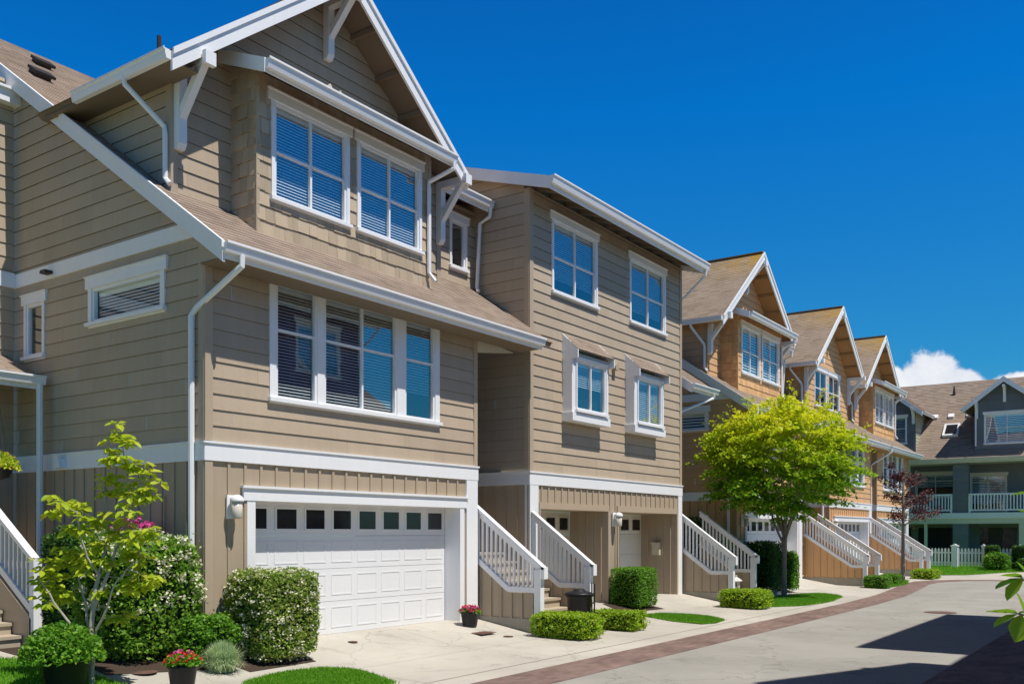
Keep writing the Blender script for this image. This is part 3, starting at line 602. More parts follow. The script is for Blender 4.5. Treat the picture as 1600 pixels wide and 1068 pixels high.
# ---------------------------------------------------------------- the flat-fronted tan house
def flat_unit():
    T=thing('townhouse','flat-fronted tan townhouse with overhanging shed roof, two boxed-out windows and two single garages','townhouse',(16.27,YF,0))
    X0,X1=16.27,23.65; F=front(YF); S=side(X0)
    gA=(16.66,19.58,-.5,2.17); gB=(20.09,23.36,-.5,2.17)
    P=[[(X0+.3,-.2),(X1-.22,-.2),(X1-.22,2.67),(X0+.3,2.67)]]
    for g in (gA,gB): P=subtract(P,g)
    one('front_wall',M['tanbat'],lambda m:m.batten(F,P,step=.27,u0=16.72),T)
    one('side_wall',M['tanbat'],lambda m:m.batten(S,[[(YF,-.2),(14.3,-.2),(14.3,2.67),(YF,2.67)]]),T)
    one('side_wall',M['tanbat'],lambda m:m.batten(sideR(X1),[[(YF,-.2),(14.3,-.2),(14.3,2.67),(YF,2.67)]]),T)
    one('pilaster',M['white'],lambda m:m.fbox(F,X0-.02,X0+.3,-.2,2.67,-.1,.035),T)
    one('pilaster',M['white'],lambda m:m.fbox(F,X1-.22,X1+.02,-.2,2.67,-.1,.035),T)
    one('band_board',M['white'],lambda m:(m.fbox(F,X0-.035,X1+.035,2.67,2.92,-.05,.04),m.fbox(F,X0-.05,X1+.05,2.92,2.95,-.05,.06),m.fbox(S,YF-.03,14.3,2.67,2.92,-.05,.037),m.fbox(S,YF-.05,14.3,2.92,2.95,-.05,.057)),T)
    w1=[(17.22,18.97,[18.11])]; w2=[(20.78,22.56,[21.69])]
    P=[[(X0+.12,2.95),(X1-.1,2.95),(X1-.1,8.86),(X0+.12,8.86)]]
    for w in (w1,w2): P=subtract(P,hole_of(w,6.95,8.40))
    P=subtract(P,(17.60,19.1,4.2,5.9)); P=subtract(P,(20.5,22.05,4.2,5.9))
    one('front_wall',M['tan'],lambda m:m.lap(F,P,z0=2.95),T)
    one('corner_board',M['tantrim'],lambda m:(m.fbox(F,X0-.02,X0+.12,2.95,8.86,-.1,.03),m.fbox(S,YF,YF+.12,2.95,8.86,-.1,.026)),T)
    one('corner_board',M['tantrim'],lambda m:(m.fbox(F,X1-.1,X1+.02,2.95,8.86,-.1,.03)),T)
    for w in (w1,w2): window(F,T,w,6.95,8.40,bars=(7.66,),casing=.11,head=.15,glass='glassb',blind=True,blindz=[7.2])
    sl=.3; zr=lambda y:8.90+sl*(y-10.35)
    one('side_wall',M['tan'],lambda m:m.lap(S,[[(YF+.12,2.95),(17,2.95),(17,zr(17)-.1),(YF+.12,zr(YF+.12)-.1)]],z0=2.95),T)
    one('side_wall',M['tan'],lambda m:m.lap(sideR(X1),[[(YF,2.95),(17,2.95),(17,zr(17)-.1),(YF,zr(YF)-.1)]],z0=2.95),T)
    W=Vector((0,1,sl)).normalized(); NN=Vector((0,-sl,1)).normalized(); RF=Fr((0,10.35,8.90),(1,0,0),NN,W)
    one('roof',M['roof'],lambda m:m.shingle(RF,[[(X0-.2,0),(X1+.2,0),(X1+.2,8),(X0-.2,8)]],c=.14,t=.007,wmin=.14,wmax=.34,jit=.004),T)
    one('roof_deck',M['soffit'],lambda m:m.fprism(RF,[(X0-.18,.02),(X1+.18,.02),(X1+.18,8),(X0-.18,8)],-.10,-.006),T)
    x=X0+.3
    while x<X1: one('lookout_rafter',M['soffit'],lambda m:m.fbox(RF,x-.02,x+.02,.05,.72,-.2,-.101),T); x+=.6
    for xx in (X0-.22,X1+.18):
        one('rake_board',M['white'],lambda m:(m.fprism(side(xx+.04),[(10.33,zr(10.33)-.24),(10.33,zr(10.33)+.01),(18,zr(18)+.01),(18,zr(18)-.24)],0,.04)),T)
    one('gutter',M['white'],lambda m:(gutter(m,(X0-.24,10.35,8.92),(X1+.22,10.35,8.92),(0,-1,0),h=.17),m.box((X0-.2,10.348,8.66),(X1+.2,10.37,8.88))),T)
    one('downspout',M['white'],lambda m:m.tube([(X1+.1,10.29,8.78),(X1+.1,10.32,8.6),(X1+.08,10.9,8.1),(X1+.07,11.15,7.95),(X1+.07,11.15,3)],.035,8),T)
    # boxed-out windows
    for a,b in ((17.55,19.17),(20.45,22.08)):
        yf=YF-.26; FB=front(yf); sh=[(a+.22,b-.2,[(a+b)/2+.01])]; z0,z1=4.42,5.42
        def shell(m):
            for q in subtract([[(a,4.12),(b,4.12),(b,5.62),(a,5.62)]],hole_of(sh,z0,z1)): m.fprism(FB,q,-.04,0)
            m.box((a,yf+.04,4.12),(a+.03,YF,5.62)); m.box((b-.03,yf+.04,4.12),(b,YF,5.62))
            m.box((a-.03,yf-.04,4.12),(b+.03,YF+.01,4.30))
            m.fprism(side(a),[(yf-.16,5.48),(YF,5.48),(YF,6.02),(YF-.02,6.04),(yf-.16,5.66)],-.02,.02)
            m.fprism(side(b),[(yf-.16,5.48),(YF,5.48),(YF,6.02),(YF-.02,6.04),(yf-.16,5.66)],-.02,.02)
        bx=one('box_window',M['white'],shell,T)
        RB=Fr((0,yf-.16,5.665),(1,0,0),Vector((0,-.9,1)).normalized(),Vector((0,1,.9)).normalized())
        one('box_window_roof',M['roof'],lambda m:(m.shingle(RB,[[(a-.02,0),(b+.02,0),(b+.02,.56),(a-.02,.56)]],c=.14,t=.007),m.fprism(RB,[(a-.01,0),(b+.01,0),(b+.01,.56),(a-.01,.56)],-.03,-.003)),bx)
        window(FB,T,sh,z0,z1,casing=.08,head=.04,ext=0,sill=.06,blind=True,blindz=[4.9] if a<18 else None,back=.2)
    for x in (19.55,19.85):
        one('vent_hood',M['tantrim'],lambda m:m.fprism(Fr((x,YF-.01,5.55),(1,0,0),(0,-1,0)),[(-.08,0),(.08,0),(.08,.1),(0,.19),(-.08,.1)],0,.12),T)
    # garages: deep reveals, doors a metre back
    for (a,b,_,zt) in (gA,gB):
        one('garage_trim',M['tantrim'],lambda m:(m.fbox(F,a-.05,b+.05,zt,zt+.14,-.02,.03),m.fbox(F,b,b+.09,-.1,zt,-.02,.03),m.fbox(F,a-.05,a,-.1,zt,-.02,.03)),T)
        one('garage_reveal',M['tanbat'],lambda m:(m.batten(side(b),[[(YF+.02,-.1),(12.05,-.1),(12.05,zt),(YF+.02,zt)]],step=.22,u0=11.18),m.batten(sideR(a),[[(YF+.02,-.1),(12.05,-.1),(12.05,zt),(YF+.02,zt)]]),m.box((a,YF+.02,zt),(b,12.05,zt+.02))),T)
        gd=one('garage_door',M['gdcream'],lambda m:gdoor(m,front(12.05),a+.005,b-.005,4,5,zt),T)
        pw=(b-a-.01)/5
        for i in range(5):
            u=a+.005+i*pw; one('door_window',M['gwin'],lambda m:m.fbox(front(12.05),u+.1,u+pw-.1,1.74,2.02,.004,.012),gd)
    lantern('l',19.84,YF-.02,1.98,parent=T)
    one('mailbox',M['mail'],lambda m:(m.box((23.24,11.45,1.06),(23.36,11.67,1.38)),m.box((23.22,11.43,1.36),(23.36,11.69,1.40))),T)
    # stub roof over the entry on the far side
    sl=.69; W=Vector((0,1,sl)).normalized(); NN=Vector((0,-sl,1)).normalized(); RP=Fr((0,10.8,5.75),(1,0,0),NN,W)
    one('entry_roof',M['roof'],lambda m:(m.shingle(RP,[[(X1+.26,0),(25.55,0),(25.55,2.6),(X1+.26,2.6)]],c=.14,t=.007),m.fprism(RP,[(X1+.28,0),(25.54,0),(25.54,2.6),(X1+.28,2.6)],-.1,-.005)),T)
    one('entry_wall',M['tan'],lambda m:(m.lap(front(12.6),[[(X1,1),(25.4,1),(25.4,6.6),(X1,6.6)]])),T)
    one('rake_board',M['white'],lambda m:m.fprism(side(X1+.26),[(10.78,5.5),(10.78,5.76),(11.9,6.53),(11.9,6.27)],0,.04),T)
    one('gutter',M['white'],lambda m:(gutter(m,(X1+.22,10.8,5.76),(25.6,10.8,5.76),(0,-1,0)),m.box((X1+.26,10.798,5.55),(25.6,10.82,5.74))),T)
    one('downspout',M['white'],lambda m:m.tube([(25.3,10.74,5.64),(25.3,10.76,5.5),(X1+.08,11.3,4.9),(X1+.08,11.35,4.7),(X1+.08,11.35,.1)],.04,8),T)
    return T
M['gdcream']=surf('cream_door_enamel',(.80,.78,.70),rough=.45,noise=.03,bump=.03)
h2=flat_unit()
# ---------------------------------------------------------------- staircases
def staircase(xa,xb,label,C,Ya=11.2,za=2.25,Y2=None,Yb=9.55,zb=1.03,low0=1.28,lowf=.60,gz0=-.2,group=None,nst=8):
    T=thing('front_staircase',label,'staircase',(xa,Yb,gz0),group)
    sl=(za-zb)/(Ya-Yb); yk=Ya-(low0-lowf)/sl; k=0
    for X,sg in ((xa,-1),(xb,1)):
        S=side(X)
        if sg==1 and Y2: za=za-sl*(Ya-Y2); low0=low0-sl*(Ya-Y2); Ya=Y2
        one('skirt',M[C['bat']],lambda m:m.batten(S,[[(Yb+.12,.06),(Ya,.06),(Ya,low0-.06),(yk,lowf-.06),(Yb+.12,lowf-.06)]],step=.24,u0=Yb+.2),T)
        if X==xa or True:
            one('footing',M['footing'],lambda m:m.box((X-.02,Yb+.05,gz0-.15),(X+.10,Ya+.05,.06)),T)
        one('newel_post',M['white'],lambda m:m.box((X-.07,Yb-.02,gz0-.02),(X+.06,Yb+.12,zb-.05)),T)
        rl=MB()
        rl.bar((X,Yb-.08,zb-.08*sl+.02),(X,Ya,za+.02),.13,.05)
        rl.bar((X,Yb,zb-.06),(X,Ya,za-.06),.06,.10)
        rl.bar((X,yk,lowf),(X,Ya,low0),.10,.10); rl.bar((X,Yb+.02,lowf),(X,yk+.01,lowf),.098,.10)
        rl.box((X-.065,Yb-.10,zb-.22),(X+.065,Yb-.02,zb+.0))
        r=rl.build('railing',M['white'],T)
        nb=int((Ya-Yb-.15)/.125)
        y=Yb+.2; b0=None
        while y<Ya-.02:
            zt=zb+(y-Yb)*sl-.08; zl=lowf if y<yk else lowf+(y-yk)*sl
            one('baluster',M['white'],lambda m:m.box((X-.018,y-.021,zl+.03),(X+.018,y+.021,zt)),r); y+=.105
    # steps
    hz=(1.25-gz0)/nst; y=Yb+.15
    for i in range(nst):
        z=gz0+hz*(i+1); one('step',M['stepc'],lambda m:(m.box((xa+.09,y-.02,z-.045),(xb-.06,y+.30,z)),m.box((xa+.09,y+.01,gz0-.1 if i==0 else z-hz),(xb-.06,y+.28,z-.046))),T); y+=.27
    one('landing',M['stepc'],lambda m:m.box((xa+.09,y-.02,1.20),(xb-.06,14.2,1.249)),T)
    return T
staircase(14.53,16.33,'wooden front stairs with white railings beside the nearest double garage door',TAN,Y2=10.96)
staircase(23.80,25.40,'wooden front stairs with white railings at the far end of the flat-fronted house',TAN,low0=1.35)
staircase(34.10,35.70,'white-railed stairs with cedar skirt just right of the green maple',ORG,Ya=11.0,za=2.35,Yb=8.78,zb=.88,low0=1.62,lowf=.48,gz0=-.22)
staircase(43.05,44.50,'white-railed stairs with cedar skirt behind the purple-leaved tree',ORG,Ya=11.0,za=2.35,Yb=8.78,zb=.88,low0=1.62,lowf=.48,gz0=-.22)
# ---------------------------------------------------------------- house at the far left with porch
def left_house():
    T=thing('townhouse','tan house at the left edge with a low porch roof over its front stairs','townhouse',(3.0,16.1,0))
    F=front(16.1)
    one('front_wall',M['tan'],lambda m:m.lap(F,[[(1,3.0),(8.18,3.0),(8.18,9.3),(1,9.3)]],z0=2.94),T)
    one('front_wall',M['tanbat'],lambda m:m.batten(F,[[(1,-.1),(8.18,-.1),(8.18,2.7),(1,2.7)]]),T)
    one('band_board',M['white'],lambda m:(m.fbox(F,1,8.19,2.68,2.93,-.05,.04),m.fbox(F,1,8.19,5.80,6.05,-.05,.04)),T)
    one('fascia',M['white'],lambda m:(m.fbox(F,1,8.22,8.86,9.06,-.05,.18),m.fbox(F,1,8.22,9.06,9.10,-.05,.24)),T)
    sl=.42; RF=Fr((0,15.0,4.18),(1,0,0),Vector((0,-sl,1)).normalized(),Vector((0,1,sl)).normalized())
    one('porch_roof',M['roof'],lambda m:(m.shingle(RF,[[(3,0),(8.06,0),(8.06,1.2),(3,1.2)]],c=.14,t=.007,wmin=.14,wmax=.34),m.fprism(RF,[(3,0),(8.05,0),(8.05,1.2),(3,1.2)],-.1,-.006)),T)
    one('gutter',M['white'],lambda m:(gutter(m,(3,15,4.19),(8.10,15,4.19),(0,-1,0)),m.box((3,14.998,3.98),(8.1,15.02,4.17))),T)
    one('downspout',M['white'],lambda m:m.tube([(8.02,14.95,4.06),(8.02,14.95,0)],.05,8),T)
    one('porch_floor',M['stepc'],lambda m:m.box((3,15.0,1.1),(7.9,16.1,1.2)),T)
    one('porch_wall',M['tantrim'],lambda m:m.box((3,15.35,1.2),(7.15,15.45,2.65)),T)
    return T
left_house()
def left_stairs():
    T=thing('front_staircase','flight of tan steps with a white railing at the lower left corner','staircase',(6.2,13.6,0))
    xa,xb=4.6,7.08
    for i in range(7):
        y=13.72+.27*i; z=.17*(i+1)
        one('step',M['stepc'],lambda m:(m.box((xa,y-.02,z-.045),(xb,y+.29,z)),m.box((xa,y+.01,z-.17),(xb,y+.27,z-.046))),T)
    one('stringer',M['tantrim'],lambda m:m.fprism(side(7.15),[(13.5,0),(15.6,0),(15.6,1.55),(15.3,1.55),(13.5,.42)],-.04,.04),T)
    sl=.66
    rl=MB(); rl.bar((7.17,13.5,1.28),(7.17,15.4,1.28+1.85*sl),.12,.06); rl.bar((7.17,13.45,.50),(7.17,15.4,.50+1.9*sl),.10,.10)
    r=rl.build('railing',M['white'],T)
    y=13.7
    while y<15.4:
        one('baluster',M['white'],lambda m:m.box((7.15,y-.018,.50+(y-13.5)*sl),(7.19,y+.018,1.27+(y-13.55)*sl)),r); y+=.125
    one('newel_post',M['white'],lambda m:m.box((7.11,13.42,0),(7.23,13.54,1.25)),T)
left_stairs()
# ---------------------------------------------------------------- ground
def gz(x,y):
    g=0 if y>=11 else (-.2*(11-y)/1.2 if y>9.8 else (-.2-.05*(9.8-y)/2.5 if y>7.3 else -.25))
    if x>44: g=g+(-.03-g)*min(1,(x-44)/6)
    return g
def sheet(name,polys,mat,dz,kind='structure',parent=None):
    m=MB()
    ys=[-400,-60,-30,2.6,7.3,9.8,11,60,400]; xs=[-400,44,46,48,50,400]
    for p in polys:
        for ya,yb in zip(ys[:-1],ys[1:]):
            q=clip(p,0,-1,-ya); q=q and clip(q,0,1,yb)
            if not q: continue
            for xa,xb in zip(xs[:-1],xs[1:]):
                g=clip(q,-1,0,-xa); g=g and clip(g,1,0,xb)
                if g and area(g)>1e-6: m.poly([(x,y,gz(x,y)+dz) for x,y in g])
    o=m.build(name,mat)
    if kind: o['kind']=kind
    return o
sheet('ground',[[(-400,-400),(400,-400),(400,400),(-400,400)]],M['ground'],-.03)
sheet('pavement',[[(-30,2.2),(49.2,2.2),(49.2,24),(-30,24)],[(35,-40),(49.2,-40),(49.2,2.2),(35,2.2)]],M['apron'],0)
# curved band of brick along the kerb side (outer edge points)
outer=[(-30,7.27),(10,7.27),(20,7.27),(26,7.30),(30,7.45),(34,7.85),(37,8.2),(39,8.25),(40.6,7.9),(41.8,7.2),(42.4,6.2),(42.7,5),(42.8,3),(42.8,-30)]
inner=[(-30,6.43),(10,6.43),(20,6.43),(26,6.46),(30,6.6),(34,7.0),(37,7.35),(38.8,7.4),(40.0,7.1),(40.9,6.6),(41.5,5.8),(41.8,4.8),(41.9,3),(41.9,-30)]
bandq=[[outer[i],inner[i],inner[i+1],outer[i+1]] for i in range(len(outer)-1)]
roadq=[[(inner[i][0],2.6),(inner[i+1][0],2.6),inner[i+1],inner[i]] for i in range(10)]+[[inner[10],(inner[10][0],2.6),(41.9,2.6),(41.9,3),inner[11]]]
roadq+=[[(34,-30),(41.9,-30),(41.9,2.6),(34,2.6)]]
sheet('road',roadq,M['road'],.004)
sheet('brick_band',bandq,M['brick'],.008)
sheet('brick_driveway',[[(-30,-9),(34,-9),(34,2.6),(-30,2.6)]],M['brick'],.010)
# rolled kerb line between band and aprons
sheet('kerb_line',[[(-30,7.72),(26,7.72),(26,7.745),(-30,7.745)]],M['footing'],.004)
def blade_patch(name,label,poly,n,h=.06,mat='grass',cat='grass',smallz=.012):
    """one lawn: turf sheet plus blades"""
    xs=[p[0] for p in poly]; ys=[p[1] for p in poly]; m=MB(); rnd=random.Random(len(name)+n)
    cx=sum(xs)/len(xs); cy=sum(ys)/len(ys)
    def inside(x,y):
        c=False; j=len(poly)-1
        for i in range(len(poly)):
            if (poly[i][1]>y)!=(poly[j][1]>y) and x<(poly[j][0]-poly[i][0])*(y-poly[i][1])/(poly[j][1]-poly[i][1])+poly[i][0]: c=not c
            j=i
        return c
    k=0
    while k<n:
        x=rnd.uniform(min(xs),max(xs)); y=rnd.uniform(min(ys),max(ys))
        if not inside(x+rnd.gauss(0,.03),y+rnd.gauss(0,.03)): continue
        k+=1; a=rnd.uniform(0,6.28); hh=h*rnd.uniform(.5,1.25); w=.006+h*.06; z=gz(x,y)+smallz
        dx,dy=math.cos(a)*w,math.sin(a)*w; lx,ly=rnd.uniform(-.5,.5)*hh,rnd.uniform(-.5,.5)*hh
        m.poly([(x-dx,y-dy,z),(x+dx,y+dy,z),(x+lx,y+ly,z+hh)])
    o=m.build(name,M[mat]); o['kind']='stuff'; o['label']=label; o['category']=cat
    return o
def blob(cx,cy,rx,ry,n=22,rot=0,j=.06,seed=1):
    rnd=random.Random(seed); P=[]
    for i in range(n):
        a=2*math.pi*i/n; r=1+rnd.uniform(-j,j); x=rx*math.cos(a)*r; y=ry*math.sin(a)*r
        P.append((cx+x*math.cos(rot)-y*math.sin(rot),cy+x*math.sin(rot)+y*math.cos(rot)))
    return P
def lawn(poly,label,n,h=.06):
    xs=sum(p[0] for p in poly)/len(poly); ys=sum(p[1] for p in poly)/len(poly)
    sheet('turf',[[(xs,ys),poly[i],poly[(i+1)%len(poly)]] for i in range(len(poly))],M['turf'],.010)
    blade_patch('grass',label,poly,n,h)
# ---------------------------------------------------------------- foliage
def leaf(m,p,s,rnd,nrm=None,asp=.55,up=.0,shape=0):
    d=Vector((rnd.gauss(0,1),rnd.gauss(0,1),rnd.gauss(0,1)*.7+up)).normalized()
    n=Vector((rnd.gauss(0,1),rnd.gauss(0,1),rnd.gauss(0,1)+ (1.0 if shape else .6)))
    if nrm: n+=nrm*1.5
    r=d.cross(n)
    if r.length<1e-3: r=Vector((1,0,0))
    r.normalize(); r*=s*asp*.5; d*=s; p=Vector(p)
    if shape==0: m.poly([p-d*.5,p+r-d*.05,p+d*.5,p-r-d*.05])
    else:
        nn=r.cross(d).normalized()*s*.12
        m.poly([p-d*.5,p-d*.2+r*.9+nn,p+d*.15+r*.8+nn,p+d*.5-nn,p+d*.15-r*.8+nn,p-d*.2-r*.9+nn])
def hedge(name,label,cat,cx,cy,sx,sy,h,rot=0,n=6000,ls=.045,mat='lf_mid',z0=None,rnd_=.18,flowers=None,group=None,seed=1,lump=.05,rough=.03,bottom=.0,pw=5):
    """clipped shrub: rounded box, leaves spread over and just under its surface around a dark core"""
    rnd=random.Random(seed*77+3); zb=gz(cx,cy) if z0 is None else z0
    T=thing(name,label,cat,(cx,cy,zb),group)
    ca,sa=math.cos(rot),math.sin(rot)
    ph=[rnd.uniform(0,6.28) for _ in range(9)]
    def pt(dirv,f=1.0):
        x,y,z=dirv; q=(abs(x)**pw+abs(y)**pw+abs(z)**pw)**(-1/pw)
        x,y,z=x*q,y*q,z*q
        lu=1+lump*(math.sin(5*x+ph[0])*math.sin(4*y+ph[1])+math.sin(6*z+ph[2])*math.cos(5*x+ph[3]))+.5*lump*math.sin(13*x+ph[4])*math.sin(12*y+9*z+ph[5])
        X=x*sx/2*f*lu; Y=y*sy/2*f*lu; Z=(z*.5*f*(lu if z>0 else 1)+.5)*h+bottom
        return Vector((cx+X*ca-Y*sa,cy+X*sa+Y*ca,zb+Z))
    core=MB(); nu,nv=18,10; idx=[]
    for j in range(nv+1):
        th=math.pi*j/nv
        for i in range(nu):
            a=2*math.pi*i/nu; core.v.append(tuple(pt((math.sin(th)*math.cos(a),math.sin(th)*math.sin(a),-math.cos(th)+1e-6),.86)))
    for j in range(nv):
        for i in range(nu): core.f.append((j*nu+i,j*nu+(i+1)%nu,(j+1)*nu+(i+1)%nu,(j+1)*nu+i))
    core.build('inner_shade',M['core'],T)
    m=MB(); fm=MB()
    for k in range(n):
        # sample a face of the box evenly
        Ax,Ay,Az=sy*h,sx*h,sx*sy; t=rnd.uniform(0,2*Ax+2*Ay+1.3*Az)
        a,b=rnd.uniform(-1,1),rnd.uniform(-1,1)
        if t<2*Ax: d=((1 if t<Ax else -1),a,b)
        elif t<2*Ax+2*Ay: d=(a,(1 if t<2*Ax+Ay else -1),b)
        else: d=(a,b,1 if t<2*Ax+2*Ay+Az else -1)
        f=1-abs(rnd.gauss(0,rough*1.6))+max(0,rnd.gauss(0,rough*.7))
        p=pt(d,f); nv_=Vector((d[0]*ca-d[1]*sa,d[0]*sa+d[1]*ca,d[2])).normalized()
        leaf(m,p,ls*rnd.uniform(.7,1.4),rnd,nv_*.6,asp=.6)
    m.build('foliage',M[mat],T)
    if flowers:
        fmat,nf,fs,sel=flowers
        for k in range(nf):
            for _ in range(30):
                d=Vector((rnd.gauss(0,1),rnd.gauss(0,1),rnd.gauss(0,1)))
                mx=max(abs(d.x),abs(d.y),abs(d.z)); d/=mx
                if sel(d): break
            p=pt(d,1.02)
            for q in range(9):
                leaf(fm,p+Vector((rnd.gauss(0,fs),rnd.gauss(0,fs),rnd.gauss(0,fs*.7))),fs*1.3,rnd,asp=.9)
        fm.build('blossom',M[fmat],T)
    return T
def limb(m,p,q,r0,r1,rnd,n=4,wob=.06):
    p=Vector(p); q=Vector(q); pts=[]; rr=[]; L=(q-p).length
    for i in range(n+1):
        t=i/n; c=p.lerp(q,t)
        if 0<i<n: c+=Vector((rnd.gauss(0,1),rnd.gauss(0,1),rnd.gauss(0,.5)))*wob*L*.4
        pts.append(c); rr.append(r0+(r1-r0)*t)
    m.tube(pts,rr,7); return pts
# camera first (used nowhere else)
cam=bpy.data.cameras.new('camera'); co=bpy.data.objects.new('camera',cam); COL.objects.link(co); scn.camera=co
FPX=1469.0; HYP=832.0
cam.sensor_fit='HORIZONTAL'; cam.sensor_width=36; cam.lens=36*FPX/1600; cam.shift_y=(HYP-534)/1600; cam.clip_end=2000; cam.clip_start=.05
yaw=math.atan2(1033,1469)   # facade direction lies this far right of the view
co.location=(0,0,1.66); co.rotation_euler=(math.radians(90),0,yaw-math.pi/2)
# ---------------------------------------------------------------- houses across the street (they throw the shadows on the road and show in the panes)
def across(src,label,y,swap):
    c=copy_tree(src); c.location.y=y; c.scale=(1,-1,1); c['label']=label
    def rec(o):
        for ch in o.children:
            if ch.type=='MESH':
                s=ch.material_slots[0]; mname=s.material.name; t=swap.get(mname)
                if t: s.link='OBJECT'; s.material=M[t]
            rec(ch)
    rec(c); return c
SW={M['tan'].name:'red',M['tanbat'].name:'red',M['tantrim'].name:'white',M['tanshingle'].name:'red'}
across(h1,'maroon gabled house across the street, behind the viewpoint',-1.0,SW)
across(h2,'maroon flat-fronted house across the street, behind the viewpoint',-1.0,SW)
# ---------------------------------------------------------------- dark green house closing the street
def end_house():
    T=thing('townhouse','dark green house closing the end of the street with white balcony railing and skylight','townhouse',(55.5,8,0))
    XF=55.5; XW=57.3; XD=55.85; XE=55.25; ZE=5.66; ZR=10.6; XR=61.0; sl=(ZR-ZE)/(XR-XE); Y0,Y1=-4.0,17.0
    S=side(XW); SF=side(XF)
    wins=[([(10.05,11.95,[11.0])],3.75,4.9),([(7.5,9.1,[8.3])],2.85,4.75),([(3.0,5.4,[4.2])],3.4,4.9)]
    P=[[(Y0,-.1),(Y1,-.1),(Y1,5.6),(Y0,5.6)]]
    for w,a,b in wins: P=subtract(P,hole_of(w,a,b))
    one('front_wall',M['grn'],lambda m:m.lap(S,P),T)
    for w,a,b in wins: window(S,T,w,a,b,bars=(b-.32,),casing=.12,head=.16,blind=True,fine=False,blindz=[a+.5],frame='cream',trim='cream')
    # ground floor openings
    for a,b in ((12.3,13.1),(9.9,11.9),(6.9,8.7)): one('patio_door',M['gwin'],lambda m:m.fbox(S,a,b,0,1.95,.0,.05),T)
    one('patio_panel',M['darkmetal'],lambda m:m.fbox(S,7.6,8.3,0,1.95,.05,.08),T)
    for a,b in ((9.02,9.78),(-1.2,-.5)): one('pillar',M['grn'],lambda m:(m.lap(SF,[[(a,-.1),(b,-.1),(b,5.6),(a,5.6)]]),m.box((XF,a,-.1),(XF+.5,b,5.6))),T)
    one('post',M['cream'],lambda m:m.box((XF+.1,11.1,-.1),(XF+.25,11.25,2.2)),T); one('post',M['cream'],lambda m:m.box((XF+.02,6.35,-.1),(XF+.25,6.6,2.2)),T)
    one('post',M['cream'],lambda m:m.box((XF+.1,12.0,2.7),(XF+.25,12.2,5.6)),T)
    one('deck',M['cream'],lambda m:m.box((XF-.02,Y0,2.16),(XW,Y1,2.5)),T); one('deck_fascia',M['white'],lambda m:m.box((XF-.1,Y0,2.44),(XF-.021,Y1,2.74)),T)
    for a,b in ((Y0,-1.2),(-.5,9.0),(9.8,12.6)):
        r=one('railing',M['white'],lambda m:(m.box((XF-.05,a,3.68),(XF+.06,b,3.77)),m.box((XF-.03,a,2.84),(XF+.04,b,2.92)),m.box((XF-.05,a,2.74),(XF+.05,a+.1,3.7)),m.box((XF-.05,b-.1,2.74),(XF+.05,b,3.7)),m.box((XF-.05,(a+b)/2+1.2,2.74),(XF+.05,(a+b)/2+1.3,3.7))),T)
        y=a+.2
        while y<b-.15:
            if y>5.0: one('baluster',M['white'],lambda m:m.box((XF-.02,y-.03,2.92),(XF+.02,y+.03,3.68)),r)
            y+=.155
    one('porch_ceiling',M['cream'],lambda m:m.box((XE+.02,Y0,5.44),(XW+.1,Y1,5.47)),T); one('fascia',M['cream'],lambda m:m.box((XE-.0,Y0,5.42),(XE+.019,Y1,5.62)),T)
    W=Vector((1,0,sl)).normalized(); NN=Vector((-sl,0,1)).normalized(); RF=Fr((XE,0,ZE),(0,1,0),NN,W); sm=(XR-XE)*math.sqrt(1+sl*sl)
    one('roof',M['roof'],lambda m:m.shingle(RF,[[(Y0-.3,0),(Y1+.3,0),(Y1+.3,sm),(Y0-.3,sm)]],c=.16,t=.012,wmin=.2,wmax=.5),T)
    one('roof_deck',M['soffit'],lambda m:m.fprism(RF,[(Y0-.3,.02),(Y1+.3,.02),(Y1+.3,sm),(Y0-.3,sm)],-.12,-.006),T)
    RB=Fr((XR,0,ZR),(0,1,0),Vector((sl,0,1)).normalized(),Vector((1,0,-sl)).normalized()); one('roof',M['roof'],lambda m:m.fprism(RB,[(Y0-.3,0),(Y1+.3,0),(Y1+.3,6),(Y0-.3,6)],-.1,0),T)
    one('gutter',M['cream'],lambda m:gutter(m,(XE,Y0-.3,ZE+.02),(XE,Y1+.3,ZE+.02),(-1,0,0),h=.16),T)
    rz=lambda x:ZE+sl*(x-XE)
    for (yp,zp,hw,wy0,wy1,win,wz,gl) in ((7.3,9.9,1.98,5.85,8.75,[(6.3,8.2,[7.2])],(6.5,7.95),'glassb'),(13.35,9.95,2.05,11.75,14.95,[(12.3,12.8,[]),(13.5,14.0,[])],(6.75,8.1),'glass')):
        D=side(XD); gs=.78; zt=lambda y:zp-.12-gs*abs(y-yp); b0=rz(XD)-.1
        P=[[(wy0,b0),(yp,b0),(yp,zt(yp)),(wy0,zt(wy0))],[(yp,b0),(wy1,b0),(wy1,zt(wy1)),(yp,zt(yp))]]
        
        for w__ in win: P=subtract(P,hole_of([w__],*wz))
        one('gable_wall',M['grn'],lambda m:m.lap(D,P,c=.17),T)
        window(D,T,win,wz[0],wz[1],bars=(wz[0]+.75,),casing=.1,head=.12,glass=gl,blind=True,fine=False,blindz=[wz[0]]*2)
        zs=zt(wy0); xe=XE+(zs-ZE)/sl
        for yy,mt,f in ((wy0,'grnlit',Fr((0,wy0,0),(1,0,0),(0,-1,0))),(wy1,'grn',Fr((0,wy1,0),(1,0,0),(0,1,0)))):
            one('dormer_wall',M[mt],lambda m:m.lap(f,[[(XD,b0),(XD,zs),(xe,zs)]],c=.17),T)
        cs=1/math.sqrt(1+gs*gs); ll=hw/cs; xr=XE+(zp-ZE)/sl+.2; x0=XD-.5; ze=zp-gs*hw; xl=XE+(ze-ZE)/sl+.2
